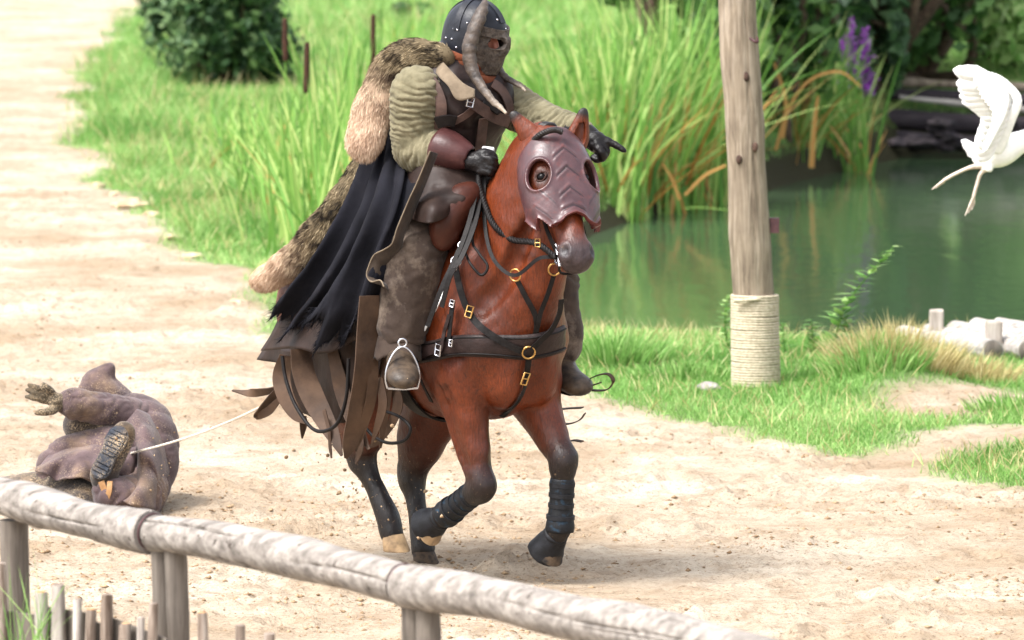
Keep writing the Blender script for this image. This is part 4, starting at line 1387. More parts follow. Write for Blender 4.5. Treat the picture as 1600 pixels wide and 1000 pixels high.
for c, w, h, m in (((733, 487), .03, .05, M_BRASS), ((821, 592), .03, .055, M_BRASS), ((706, 474), .02, .03, M_STEEL), ((704, 536), .018, .03, M_STEEL), ((684, 547), .03, .05, M_STEEL)):
    p_, n_ = surf(c[0], c[1], .04 if c[1] < 560 else .022)
    buckle(p_, n_, (.25, 0, 1), w, h, harness, m, .004)
MR = surf(805, 430, .035); MRL = surf(866, 421, .03)
martingale = thing('martingale', 'forked black leather strap with two brass rings hanging in front of horse neck', 'strap', MR[0])
for c in (MR, MRL):
    v, f = ring(c[0], c[1], .026, .004); obj('brass_ring', v, f, M_BRASS, martingale)
v, f = strap_on([(808, 438), (822, 465), (836, 492), (838, 515), (830, 545)], .024, .016); obj('strap', v, f, M_TACK, martingale)
v, f = strap_on([(866, 428), (856, 460), (845, 488), (840, 512)], .02, .02); obj('strap', v, f, M_TACK, martingale)

# ------------------------------------------------------------ saddle, pad, girth, stirrups
saddle = thing('saddle', 'brown leather saddle with dark pad and steel stirrups under the masked rider', 'saddle', W(-.15, 0, 1.6))
S = Field(.04)
S.chain([(.06, 0, 1.66, .06), (-.08, 0, 1.62, .055), (-.3, 0, 1.62, .06), (-.42, 0, 1.70, .05)], 4, None)
for sg in (-1, 1):
    S.chain([(.04, sg * .10, 1.62, .045), (-.15, sg * .15, 1.55, .06), (-.35, sg * .14, 1.58, .055)], 4, None)
v, f = S.mesh(.012); obj('saddle_seat', W(v), f, M_SADDLE, saddle)
# knee roll with a proud rim, seen in front of the rider's knee
Kc = [HL(738, 300, -.17), HL(715, 318, -.24), HL(697, 350, -.29), HL(692, 378, -.30)]
S = Field(.03)
S.chain([(*Kc[0], .040), (*Kc[1], .062), (*Kc[2], .060), (*Kc[3], .036)], 5, None)
v, f = S.mesh(.008); obj('knee_roll', W(v), f, M_SADDLE, saddle)
S = Field(.03)
S.chain([(.10, .14, 1.56, .04), (.12, .24, 1.45, .06), (.08, .30, 1.33, .04)], 4, None)
v, f = S.mesh(.01); obj('knee_roll', W(v), f, M_SADDLE, saddle)
# flap and pad: sheets that follow the barrel
def side_sheet(outline, sg, off, name, mat, th, n=16):
    """outline: (f, z) corners back-top, front-top, front-bottom, back-bottom"""
    a, b, c, d = [np.array(q, float) for q in outline]
    rows = []
    for i in range(n):
        t = i / (n - 1)
        top, bot = a * (1 - t) + b * t, d * (1 - t) + c * t
        for j in range(n):
            u = j / (n - 1)
            p = top * (1 - u) + bot * u
            fz = np.array([p[0] + .03 * sin(u * pi), sg * .6, p[1]])
            ls = np.linspace(.65, .02, 130)
            pts = np.stack([np.full(130, fz[0]), sg * ls, np.full(130, fz[2])], -1)
            D = hfield(pts)
            k = np.argmax(D < off)
            rows.append(pts[k])
    v = W(np.array(rows))
    return solid(obj(name, v, grid_faces(n, n), mat, saddle), th)
for sg in (-1, 1):
    pd = side_sheet([(-.52, 1.56), (.15, 1.56), (.08, .98), (-.45, .98)], sg, .014, 'saddle_pad', M_PAD, .016)
    side_sheet([(-.30, 1.52), (.12, 1.52), (.05, 1.02), (-.25, 1.02)], sg, .036, 'saddle_flap', M_TACK, .012)
v, f = strap_on([(727, 372), (716, 400), (700, 440), (682, 480), (663, 516)], .010, .034); obj('white_piping', v, f, M_WHITE, pd)
gp = [W(-.16, sg * l_, z_) for sg, l_, z_ in ((-1, .30, 1.05), (-1, .28, .92), (-1, .20, .80), (-1, .05, .75), (1, .05, .75), (1, .20, .80), (1, .28, .92), (1, .30, 1.05))]
gp = [snap(p, .012) for p in crom(np.array(gp), 4)]
v, f = ribbon(np.array(gp), .09, np.array([hnorm(p) for p in gp]), 2, .01); obj('girth', v, f, M_TACK, saddle)
v, f = strap_on([(650, 575), (660, 600), (674, 628)], .02, .01); obj('girth_strap', v, f, M_TACK, saddle)
# harness straps gathered in front of the saddle
for pts in ([P(746, 290, 24.42), P(735, 340, 24.32), P(718, 390, 24.25), P(690, 450, 24.22), P(668, 510, 24.25)],
            [P(752, 300, 24.42), P(742, 350, 24.30), P(722, 400, 24.22), P(704, 430, 24.2), P(690, 480, 24.22)],
            [P(760, 300, 24.44), P(735, 362, 24.32), P(715, 395, 24.25), P(708, 420, 24.2)],
            ):
    v, f = ribbon(pts, .022, (-.5, -1, .1), 7, .005); obj('strap', v, f, M_TACK, saddle)
for c, R_ in (((713, 408), .024), ((722, 383), .018), ((708, 418), .018)):
    p_, n_ = surf(c[0], c[1], .06)
    v, f = ring(p_, n_ + np.array([.3, 0, .2]), R_, .0038); obj('steel_ring', v, f, M_STEEL, saddle)
# stirrups
STR = P(629, 602, 24.30)
def stirrup(c, face):
    face = unit(face); sd = unit(np.cross(face, (0, 0, 1.)))
    arc = [(-.066, -.012), (-.074, .03), (-.066, .085), (-.036, .145), (0, .168), (.036, .145), (.066, .085), (.074, .03), (.066, -.012)]
    q = [c + sd * x + np.array([0, 0, z]) for x, z in arc]
    mb = MB(); v, f = tube(q, .0055, 8, 4); mb.add(v, f)
    v, f = ribbon([q[0], c + sd * 0 + np.array([0, 0, -.016]), q[-1]], .03, (0, 0, 1), 5, .008); mb.add(v, f)
    v, f = ring(c + np.array([0, 0, .185]), face, .018, .005); mb.add(v, f)
    return mb.build('stirrup', M_STEEL, saddle)
stirrup(STR, (.15, -1, 0))
stirrup(W(.12, .40, .86), (.15, -1, 0))
for p_ in (((-.05, -.33, 1.45), (-.05, -.37, 1.2), (.0, -.39, 1.02)), ((.02, .30, 1.45), (.08, .36, 1.2), (.12, .40, 1.0))):
    v, f = ribbon(W(np.array(p_)), .028, Wv((0, -1, 0)), 5, .006); obj('stirrup_leather', v, f, M_TACK, saddle)
# ------------------------------------------------------------ rider
def fabric(name, c1, c2, rough=.85, scale=12, weave=420, bump=.3, dust=None, sheen=.15):
    t = NT(name)
    c = t.ramp(t.noise(scale, 5, .6), [(.3, rgb(c1)), (.7, rgb(c2))])
    if dust is not None:
        m = t.ramp(t.noise(scale * .7, 5, .7), [(.5, (0, 0, 0)), (.75, (1, 1, 1))])
        c = t.mix(t.math('MULTIPLY', m, dust[1]), c, rgb(dust[0]))
    nb = t.bump(t.noise(scale * 2.2, 4, .6), bump, .012)
    nb = t.bump(t.noise(weave, 1), .2, .002, nb)
    return t.done(c, rough, nb, .12, Sheen_Weight=sheen * .5)
M_SLEEVE = fabric('olive_padded_cloth', (88, 83, 64), (122, 115, 92), .9, 16, 300, .35)
M_VEST = leather('brown_vest_leather', (28, 21, 20), (48, 36, 33), .48, 9, .3)
M_COATL = leather('dark_brown_coat_leather', (30, 22, 19), (50, 37, 32), .55, 8, .35)
M_TROUSER = fabric('worn_brown_trousers', (44, 35, 31), (72, 60, 52), .7, 7, 300, .3, ((136, 122, 108), .8))
M_BOOTL = leather('worn_boot_leather', (34, 30, 28), (88, 74, 60), .42, 16, .35)
M_GLOVE = leather('black_glove_leather', (13, 11, 12), (26, 22, 22), .42, 22, .3)
M_CUFF = leather('maroon_glove_cuff', (46, 24, 24), (72, 42, 40), .38, 12, .25)
M_CAPE = fabric('black_cloak_cloth', (15, 15, 19), (28, 28, 34), .97, 5, 380, .4, ((46, 44, 48), .4), 0)
M_LINING = fabric('brown_cloak_lining', (44, 37, 32), (68, 58, 50), .9, 9, 300)
M_COLLAR = fabric('tan_collar_cloth', (92, 80, 66), (120, 106, 88), .85, 14, 300)
M_OCHRE = leather('ochre_collar_leather', (150, 108, 58), (182, 136, 80), .55, 12)
M_SCARF = fabric('rust_scarf', (82, 44, 28), (112, 62, 40), .9, 14, 300)
M_SKIN = NT('skin').done(rgb((168, 104, 84)), .5, None, .4)
M_HELM = leather('blackened_helmet', (20, 22, 27), (36, 38, 45), .4, 16, .25)
M_FACE = leather('grey_hide_face_plate', (44, 39, 36), (92, 83, 75), .6, 60, .6)
M_STRIP = leather('brown_leather_strip', (50, 37, 29), (86, 66, 51), .65, 7, .35)
M_STRAPR = leather('brown_cross_strap', (56, 42, 38), (88, 68, 60), .5, 14)

rider = thing('person', 'masked rider in horned helmet, dark cloak and leather vest pointing with one arm', 'person', W(-.12, 0, 1.62))
RT = np.array([0, 1.0, 0])
# key points
Hip_r, Knee_r, Ank_r = HL(668, 318, -.17), HL(650, 398, -.34), HL(624, 535, -.40)
Hip_l, Knee_l, Ank_l = np.array([-.1, .16, 1.70]), np.array([.14, .34, 1.40]), HL(880, 545, .38)
Sho_r, Elb_r, Wri_r = P(652, 150, 24.62), P(649, 234, 24.66), P(700, 240, 24.52)
Sho_l, Elb_l, Wri_l = P(785, 158, 24.88), P(850, 190, 24.74), P(908, 208, 24.60)
HEADC = P(745, 62, 24.72)
FACE = unit(np.array([sin(radians(58)), -cos(radians(58)), -.12]))
FSIDE = unit(np.cross(FACE, (0, 0, 1.0)))      # towards the rider's right
FUP = np.cross(FSIDE, FACE)
def RH(s, u, f): return HEADC + FSIDE * s + FUP * u + FACE * f      # s towards the rider's right
FR = np.stack([FSIDE, FUP, FACE], 1)

# the body itself (mostly under clothes): one continuous figure with a face
B = Field(.04)
lb = lambda p: L(p)
B.chain([(-.16, 0, 1.72, .12, 1.3), (-.11, 0, 1.93, .105, 1.3), (-.05, 0, 2.12, .115, 1.4), (-.01, 0, 2.25, .08, 1.6), (.02, 0, 2.33, .05, 1)], 3, RT)
B.chain([(*Hip_r, .085), (*Knee_r, .058), (*(Knee_r * .6 + Ank_r * .4), .055), (*Ank_r, .035)], 3)
B.chain([(*Hip_l, .085), (*Knee_l, .058), (*(Knee_l * .6 + Ank_l * .4), .055), (*Ank_l, .035)], 3)
for a, b, c in ((Sho_r, Elb_r, Wri_r), (Sho_l, Elb_l, Wri_l)):
    B.chain([(*lb(a), .058), (*lb(b), .042), (*lb(c), .03)], 3)
nk = L(HEADC)
B.chain([(.0, 0, 2.28, .055), (*(nk + [-.02, 0, -.08]), .055)], 2)
hr = np.stack([L(HEADC + FR[:, i]) - L(HEADC) for i in range(3)], 1)
hp = lambda s, u, f: L(RH(s, u, f))
B.ell(hp(0, .02, -.01), (.076, .105, .095), hr, .03)
B.ell(hp(0, -.06, .03), (.052, .06, .055), hr, .03)
B.chain([(*hp(0, .02, .088), .010), (*hp(0, -.025, .105), .015)], 2, None, .015)
for s in (-1, 1):
    B.ell(hp(s * .033, .012, .092), (.018, .010, .014), hr, .01, sub=True)
    B.ell(hp(s * .078, 0, -.01), (.010, .03, .018), hr, .01)
B.ell(hp(0, -.062, .082), (.022, .006, .010), hr, .01)
v, f = B.mesh(.009)
obj('body', W(v), f, M_SKIN, rider)
for s in (-1, 1):
    v, f = icos(RH(s * .033, .012, .079), .012, None, 2)
    obj('eye', v, f, M_EYE, rider)

def wrinkle(v, n, a, b, amp, wl, seed, zone=None):
    """cross folds around a limb running from a to b"""
    ax = b - a
    ln = np.linalg.norm(ax); ax = ax / ln
    t = (v - a) @ ax
    w = fbm(v * 9, 2, seed) * 1.1 + fbm(v * 22, 2, seed + 9) * .35
    ph = t / wl * 2 * pi + w * 4.2 + 2.2 * fbm(v * 4.5, 1, seed + 21)
    r = np.abs(np.sin(ph / 2)) ** .8
    k = np.ones(len(v)) if zone is None else zone(t / ln)
    return v + n * (amp * k * (r * 2 - .8) * (.55 + .65 * fbm(v * 9, 2, seed + 3)))[:, None]
# trousers
T = Field(.05)
T.chain([(*Hip_r, .130), (*(Hip_r * .5 + Knee_r * .5), .122), (*Knee_r, .108), (*(Knee_r * .6 + Ank_r * .4), .102), (*(Knee_r * .25 + Ank_r * .75), .088), (*Ank_r, .070)], 4)
T.chain([(*Hip_l, .13), (*Knee_l, .10), (*(Knee_l * .5 + Ank_l * .5), .088), (*Ank_l, .075)], 4)
T.chain([(-.18, -.08, 1.74, .14), (-.16, .08, 1.74, .14)], 2)
v, f = T.mesh(.009)
n = vnormals(v, f)
v = v + n * (.009 * fbm(v * np.array([8, 8, 4]), 3, 5) + .0015 * fbm(v * 26, 2, 6))[:, None]
n = vnormals(v, f)
v = wrinkle(v, n, Knee_r, Ank_r, .008, .075, 11, lambda t: .25 + 1.0 * sstep(.6, 1, t) + .8 * np.exp(-((t + .1) / .2) ** 2))
v = relax(v, f, 1)
obj('trousers', W(v), f, M_TROUSER, rider)
# gaiter cuff over the boot with ragged flare
def rag_tube(pts, r, seg, rag, mat, name, parent, n=4, th=.005, seed=0, wob=.15):
    v, f = tube(pts, r, seg, n, caps=False)
    m = len(v) // seg
    c = v.reshape(m, seg, 3)
    a = np.linspace(0, 2 * pi, seg, endpoint=False)
    ax = unit(np.array(pts[-1]) - np.array(pts[-2]))
    mid = c.mean(1, keepdims=True)
    t = np.linspace(0, 1, m)[:, None, None]
    rr = 1 + wob * t * (np.sin(a * 3 + seed) * .6 + np.sin(a * 5 + 2 * seed) * .4)[None, :, None]
    c = mid + (c - mid) * rr
    h = RNG.uniform(-1, 1, seg)
    c = c + ax * (t ** 3) * (rag * h)[None, :, None]
    return solid(obj(name, c.reshape(-1, 3), f, mat, parent), th)
rag_tube([W(Ank_r + [0, 0, .075]), W(Ank_r + [.0, 0, .03]), W(Ank_r + [.0, -.005, -.03]), W(Ank_r + [.005, -.01, -.075])], [.086, .090, .100, .104], 26, .016, M_TROUSER, 'trouser_cuff', rider)
# boots
def bootm(ank, heel, ball, toe, name='boot'):
    b = Field(.03)
    up = np.array([0, 0, .12])
    sd = unit(np.cross(toe - heel, (0, 0, 1.)))
    b.chain([(*(ank + up), .062), (*ank, .056), (*(heel + [0, 0, .045]), .050)], 3)
    b.chain([(*(heel + [0, 0, .042]), .042), (*(ball * .5 + heel * .5 + [0, 0, .058]), .047), (*(ball + [0, 0, .038]), .052, .82), (*(toe + [0, 0, .030]), .046, .66), (*(toe + unit(toe - heel) * .02 + [0, 0, .024]), .036, .6)], 4, np.cross(unit(toe - heel), sd))
    v, f = b.mesh(.007)
    o = obj(name, relax(v, f, 1), f, M_BOOTL, rider)
    w = np.array([.040, .043, .054, .057, .040])
    c = np.array([heel - unit(toe - heel) * .015, heel * .6 + ball * .4, ball * .8 + heel * .2, ball, toe + unit(toe - heel) * .012])
    q = crom(np.column_stack([c, w]), 5)
    p_, ww = q[:, :3], q[:, 3]
    upv = unit(np.cross(sd, toe - heel))
    if upv[2] < 0: upv = -upv
    m = len(p_)
    vv = np.concatenate([p_ - sd * ww[:, None], p_ + sd * ww[:, None], p_ + sd * ww[:, None] - upv * .018, p_ - sd * ww[:, None] - upv * .018]).reshape(4, m, 3).transpose(1, 0, 2).reshape(-1, 3)
    ff = grid_faces(m, 4, True).tolist() + [[3, 2, 1, 0], [4 * m - 4, 4 * m - 3, 4 * m - 2, 4 * m - 1]]
    obj('sole', vv, ff, M_TACK, o)
a_ = W(Ank_r) + [0, 0, -.01]
bootm(a_, P(622, 566, a_[1] + .03), P(628, 592, a_[1] - .14), P(630, 599, a_[1] - .21))
a_ = W(Ank_l)
bootm(a_, P(872, 590, a_[1] + .05), P(888, 606, a_[1] - .10), P(901, 611, a_[1] - .15))
# torso: leather vest with long skirts
Tv = Field(.05)
Tv.chain([(-.15, 0, 1.74, .185, 1.12), (-.11, 0, 1.90, .165, 1.1), (-.06, 0, 2.04, .175, 1.18), (-.03, -.025, 2.15, .145, 1.32), (-.01, -.035, 2.235, .085, 1.35)], 4, RT)
Tv.ell((.06, -.09, 2.10), (.10, .12, .13)); Tv.ell((.06, .09, 2.10), (.10, .12, .13))
v, f = Tv.mesh(.0095)
n = vnormals(v, f)
v = v + n * (.010 * fbm(v * 8, 3, 21))[:, None]
v = wrinkle(v, vnormals(v, f), np.array([-.13, 0, 1.8]), np.array([-.03, 0, 2.2]), .004, .09, 31)
vest = obj('leather_vest', relax(W(v), f, 1), f, M_VEST, rider)
# coat skirts over both thighs
def sheet(rows, mat, name, parent, th=.006, nu=8, nv=8, amp=0.0, seed=0, wl=.12, nrm=None, origin=None):
    """rows: list of polylines (each the same count) from top to bottom"""
    R_ = np.array(rows, float)
    R_ = np.stack([crom(r, nv) for r in R_])
    R_ = np.stack([crom(R_[:, j], nu) for j in range(R_.shape[1])], 1)
    m, k = R_.shape[:2]
    if amp:
        t = np.linspace(0, 1, m)[:, None]
        R_ = R_ + (np.array(nrm)[None, None] * (amp * (.3 + .7 * t) * fbm(np.stack([R_[..., 0] / wl, R_[..., 1] / wl, R_[..., 2] / (wl * 3)], -1), 2, seed))[..., None])
    return solid(obj(name, R_.reshape(-1, 3), grid_faces(m, k), mat, parent), th)
sheet([[P(632, 262, 24.70), P(665, 258, 24.52), P(710, 262, 24.48), P(760, 262, 24.55)],
       [P(628, 290, 24.66), P(665, 292, 24.42), P(712, 292, 24.40), P(765, 285, 24.50)],
       [P(628, 316, 24.60), P(662, 326, 24.31), P(700, 320, 24.29), P(745, 300, 24.42)],
       [P(630, 336, 24.52), P(662, 348, 24.28), P(692, 342, 24.26), P(716, 318, 24.36)]], M_COATL, 'coat_skirt', rider, .008, 10, 10, .05, 3, .07, (0, -1, 0))
# sleeves
def sleeve(S_, E_, W_, r, seed):
    s = Field(.03)
    m1, m2 = S_ * .5 + E_ * .5, E_ * .5 + W_ * .5
    s.chain([(*(S_ + (S_ - E_) * .10), r[0]), (*S_, r[0] * 1.05), (*m1, r[1]), (*E_, r[2])], 4)
    s.chain([(*E_, r[2]), (*m2, r[3]), (*W_, r[4])], 4)
    v, f = s.mesh(.005)
    n = vnormals(v, f)
    da = (v - E_) @ unit(unit(W_ - E_) - unit(E_ - S_))
    up = ((v - E_) @ unit(E_ - S_)) < ((v - E_) @ unit(E_ - W_)) * 1.0
    v1 = wrinkle(wrinkle(v, n, S_, E_, .0048, .026, seed), n, S_ + [.06, 0, .03], E_ - [.08, 0, 0], .0045, .05, seed + 2)
    v2 = wrinkle(wrinkle(v, n, E_, W_, .0048, .026, seed + 5), n, E_ + [0, 0, .1], W_, .0045, .045, seed + 7)
    t = np.clip((np.linalg.norm(v - S_, axis=1) - np.linalg.norm(v - W_, axis=1)) / .08 + .5, 0, 1)[:, None]
    v = v1 * (1 - t) + v2 * t
    obj('sleeve', v, f, M_SLEEVE, rider)
sleeve(Sho_r, Elb_r, Wri_r, (.098, .100, .088, .080, .070), 41)
sleeve(Sho_l, Elb_l, Wri_l, (.090, .082, .072, .062, .055), 57)
# gloves
def glove_hand(wr, palm, fing, thumb, cuff_r, name='glove', cuffpts=None, cm=None):
    g = Field(.014)
    g.chain([(*wr, .036), (*(wr * .5 + palm * .5), .038), (*palm, .042)], 3)
    for k, q in enumerate(fing):
        rr = [.0135, .0125, .0115, .0095]
        g.chain([(*p, rr[min(i, 3)]) for i, p in enumerate(q)], 3, None, .009)
        g.cone(palm, q[0], .030, .016, k=.02)
    g.chain([(*p, r) for p, r in zip(thumb, (.018, .0155, .0135, .011))], 3, None, .012)
    v, f = g.mesh(.0042, .02)
    n = vnormals(v, f)
    v = v + n * (.0018 * fbm(v * 60, 2, 3))[:, None]
    o = obj(name, v, f, M_GLOVE, rider)
    return o
# right fist round the reins: knuckles face the camera, fingers curl under
fc = P(750, 255, 24.46)
ex, ey, ez = np.array([1., 0, 0]), np.array([0, 1., 0]), np.array([0, 0, 1.])
fing = []
for k, (dx, dz) in enumerate(((.050, .026), (.054, .006), (.050, -.014), (.040, -.033))):
    b0 = fc + ex * (dx - .035) + ez * dz + ey * -.030
    fing.append([b0, b0 + ex * .034 - ey * .020 - ez * .006, b0 + ex * .052 + ey * .010 - ez * .014, b0 + ex * .030 + ey * .028 - ez * .016])
thumb = [fc + ex * -.01 + ez * .035 - ey * .01, fc + ex * .02 + ez * .048 - ey * .02, fc + ex * .048 + ez * .040 - ey * .02, fc + ex * .066 + ez * .026 - ey * .016]
glove_hand(Wri_r * .3 + fc * .7 + ex * -.03, fc, fing, thumb, .07)
rag_tube([P(690, 234, 24.55), P(704, 238, 24.52), P(722, 244, 24.49), P(734, 249, 24.475)], [.098, .088, .068, .050], 24, .005, M_CUFF, 'glove_cuff', rider, 4, .006, 2, .06)
# left hand pointing
lh = P(932, 222, 24.55)
dirp = unit(P(980, 238, 24.50) - lh)
dn = unit(np.cross(dirp, ey)); dn = dn if dn[2] < 0 else -dn
sd = np.cross(dirp, dn)
fing = [[lh + dirp * .040 - dn * .018, lh + dirp * .075 - dn * .016, lh + dirp * .108 - dn * .010, lh + dirp * .135 - dn * .002]]
for k, o_ in enumerate((.004, .022, .038)):
    b0 = lh + dirp * (.034 - .006 * k) + dn * o_ * .6 - sd * (.008 + .006 * k)
    fing.append([b0, b0 + dirp * .028 + dn * .022, b0 + dirp * .014 + dn * .050, b0 - dirp * .014 + dn * .046])
thumb = [lh + dn * .01 - ey * .03, lh + dirp * .03 + dn * .03 - ey * .04, lh + dirp * .045 + dn * .045 - ey * .03, lh + dirp * .05 + dn * .06 - ey * .02]
glove_hand(Wri_l * .4 + lh * .6, lh, fing, thumb, .06)
rag_tube([P(892, 202, 24.63), P(905, 207, 24.60), P(918, 213, 24.58), P(926, 218, 24.565)], [.064, .060, .050, .042], 22, .005, M_GLOVE, 'glove_cuff', rider, 4, .006, 1, .06)
# white wrap held in the fist
v, f = boxm(P(762, 237, 24.50), (.055, .03, .042), Matrix.Rotation(.12, 3, 'Y'))
v = v + noise3(v * 30)[:, None] * .004
wb = obj('white_wrist_wrap', v, f, M_WHITE, rider, smooth=False)
bv = wb.modifiers.new('b', 'BEVEL'); bv.width = .008; bv.segments = 3

# collar, scarf, straps
sheet([[P(672, 78, 24.80), P(688, 92, 24.62), P(706, 112, 24.52), P(724, 130, 24.47), P(742, 140, 24.47)],
       [P(672, 100, 24.70), P(686, 120, 24.54), P(700, 134, 24.46), P(715, 156, 24.43), P(742, 152, 24.44)]], M_COLLAR, 'collar', rider, .006, 6, 6, .006, 7, .05, (0, -1, 0))
sheet([[P(670, 64, 24.86), P(684, 78, 24.72), P(700, 94, 24.62)], [P(676, 82, 24.78), P(690, 92, 24.68), P(702, 100, 24.6)]], M_OCHRE, 'ochre_collar_edge', rider, .008, 6, 6)
for k in range(4):
    c = P(717 + 5 * k, 84 + 8 * k, 24.74)
    pts = [c + np.array([.112 * cos(a), .10 * sin(a), -.03 * cos(a + .5) - .006 * k]) for a in np.linspace(0, 2 * pi, 15)]
    v, f = tube(pts, .024 + .004 * (k % 2), 8, 3, caps=False)
    v = v + unit(v - c) * (.006 * fbm(v * 25, 2, k))[:, None]
    obj('scarf_fold', v, f, M_SCARF, rider)
# vest surface lookup for the straps
lo_, ax_, vD = Tv.grid(.0095)
def vsurf(px, py, off=.008):
    r = ray(px, py)
    Ys = np.linspace(24.2, 25.1, 260)
    pts = np.array([0, 0, CAM_H]) + r[None] * (Ys / r[1])[:, None]
    q = L(pts); D = Tv.eval(q)
    i = int(np.argmax(D < off)) if (D < off).any() else int(np.argmin(D))
    e = .01
    g = np.array([Tv.eval((q[i] + d)[None])[0] - Tv.eval((q[i] - d)[None])[0] for d in np.eye(3) * e])
    return pts[i], unit(Wv(g))
def vstrap(pix, w, off=.02, th=.008, mat=None, name='chest_strap'):
    q = crom(np.array(pix, float), 4)
    a, b = zip(*[vsurf(x, y, off) for x, y in q])
    a = np.array(a); a[1:-1] = (a[:-2] + 2 * a[1:-1] + a[2:]) / 4
    v, f = ribbon(a, w, np.array(b), 3, th)
    return obj(name, v, f, mat or M_STRAPR, rider)
vstrap([(668, 118), (682, 140), (690, 165), (686, 195), (680, 220)], .05, .022)
vstrap([(770, 130), (785, 142), (796, 165), (797, 190)], .045, .022)
vstrap([(682, 196), (705, 192), (728, 180), (744, 166)], .030, .022)
vstrap([(736, 158), (752, 170), (775, 184), (796, 190)], .052, .05)
vstrap([(682, 192), (698, 188), (712, 190)], .05, .03, .012, M_GLOVE, 'belt_pouch')
vstrap([(756, 185), (752, 215), (748, 245)], .05, .022)
p_, n_ = vsurf(735, 160, .06)
buckle(p_, n_, (.3, 0, 1), .03, .04, rider, M_STEEL, .004)
p_, n_ = vsurf(770, 165, .05)
v, f = boxm(p_, (.09, .03, .05), Matrix.Rotation(.6, 3, 'Y')); q_ = obj('chest_pouch', v, f, M_GLOVE, rider, smooth=False); bv = q_.modifiers.new('b', 'BEVEL'); bv.width = .01; bv.segments = 3

# ------------------------------------------------------------ helmet
helmet = obj('helmet', *Field(.02).ell(RH(0, .045, -.012), (.118, .130, .140), FR).mesh(.02), M_HELM, rider)   # replaced below
Hm = Field(.02)
Hm.ell(RH(0, .030, -.012), (.116, .140, .142), FR, .02)
Hm.ell(RH(0, -.03, -.03), (.112, .11, .125), FR, .03)
Hm.chain([(*RH(.09, -.07, -.11), .022), (*RH(.0, -.075, -.165), .024), (*RH(-.09, -.07, -.11), .022)], 5, None, .03)
def helm_post(g, D):
    q = (g - HEADC) @ FR
    s, u, f_ = q[..., 0], q[..., 1], q[..., 2]
    sh = np.abs(D) - .007
    rim = np.maximum(-.105 - u - .0 * f_, 0)
    cutface = np.minimum(f_ - .03 - .35 * np.maximum(u - .02, 0), .045 - u)       # opening for the face plate
    low = -u - .095 + .25 * np.maximum(-f_ - .05, -.2)
    return np.maximum(np.maximum(sh, cutface), low)
lo_, ax_, D_ = Hm.grid(.006)
g_ = np.stack(np.meshgrid(*ax_, indexing='ij'), -1)
v, f = nets(lo_, .006, helm_post(g_, D_))
v = relax(v, f, 1)
old = helmet.data
helmet.data = mesh_data('helmet', v - world_loc(rider), f, M_HELM); bpy.data.meshes.remove(old)
# face plate of grey hide with eye openings
Fp = Field(.02)
Fp.ell(RH(0, .0, .0), (.104, .12, .140), FR, .02)
Fp.chain([(*RH(0, -.05, .07), .055), (*RH(0, -.125, .075), .030)], 3, None, .04)
Fp.chain([(*RH(0, .04, .13), .014), (*RH(0, -.03, .142), .018)], 2, None, .03)
lo_, ax_, D_ = Fp.grid(.005)
g_ = np.stack(np.meshgrid(*ax_, indexing='ij'), -1)
q = (g_ - HEADC) @ FR
hole = np.sqrt(((np.abs(q[..., 0]) - .045) / .030) ** 2 + ((q[..., 1] - .004 + .10 * (np.abs(q[..., 0]) - .045)) / .026) ** 2)
th = .006 + .006 * np.exp(-((hole - 1.15) / .14) ** 2)
D2 = np.maximum(np.abs(D_) - th, np.maximum(.012 - q[..., 2] + 0 * th, np.maximum(q[..., 1] - .055, -.145 - q[..., 1])))
D2 = np.maximum(D2, np.where(q[..., 2] > 0, (1 - hole) * .026, -1))
v, f = nets(lo_, .005, D2)
n = vnormals(v, f)
v = v + n * (.003 * fbm(v * 40, 2, 9))[:, None]
fp = obj('face_plate', v, f, M_FACE, helmet)
# brow guard, crest bands, rivets
mb = [RH(s * .128 * sin(a), .052 - .012 * cos(a * 2), -.012 + .152 * cos(a)) for s in (1,) for a in np.linspace(-1.15, 1.15, 13)]
v, f = ribbon(mb, .042, np.array([FACE * cos(a) + FSIDE * sin(a) for a in np.linspace(-1.15, 1.15, 13)]), 3, .010)
obj('brow_guard', v, f, M_FACE, helmet)
for k, (a0, a1) in enumerate(((-1.4, 1.6),)):
    pts = [RH(0, .030 + .148 * cos(a), -.012 + .150 * sin(a)) for a in np.linspace(-1.45, 1.15, 16)]
    nr = [FUP * cos(a) + FACE * sin(a) for a in np.linspace(-1.45, 1.15, 16)]
    v, f = ribbon(pts, .036, nr, 3, .008); obj('crest_band', v, f, M_HELM, helmet)
pts = [RH(.122 * cos(a), .034 + .144 * sin(a), -.035) for a in np.linspace(.05, 1.5, 10)]
v, f = ribbon(pts, .03, [FSIDE * cos(a) + FUP * sin(a) for a in np.linspace(.05, 1.5, 10)], 3, .008); obj('side_band', v, f, M_HELM, helmet)
for (px, py) in ((709, 45), (720, 26), (714, 37), (715, 47), (730, 36), (697, 59), (706, 61), (777, 31), (713, 74), (724, 18), (790, 45)):
    r = ray(px, py); Ys = np.linspace(24.4, 24.9, 300)
    pp = np.array([0, 0, CAM_H]) + r[None] * (Ys / r[1])[:, None]
    D = Hm.eval(pp); i = int(np.argmax(D < .007)) if (D < .007).any() else int(np.argmin(D))
    v, f = icos(pp[i], .0055, None, 1); obj('rivet', v, f, M_STEEL, helmet)
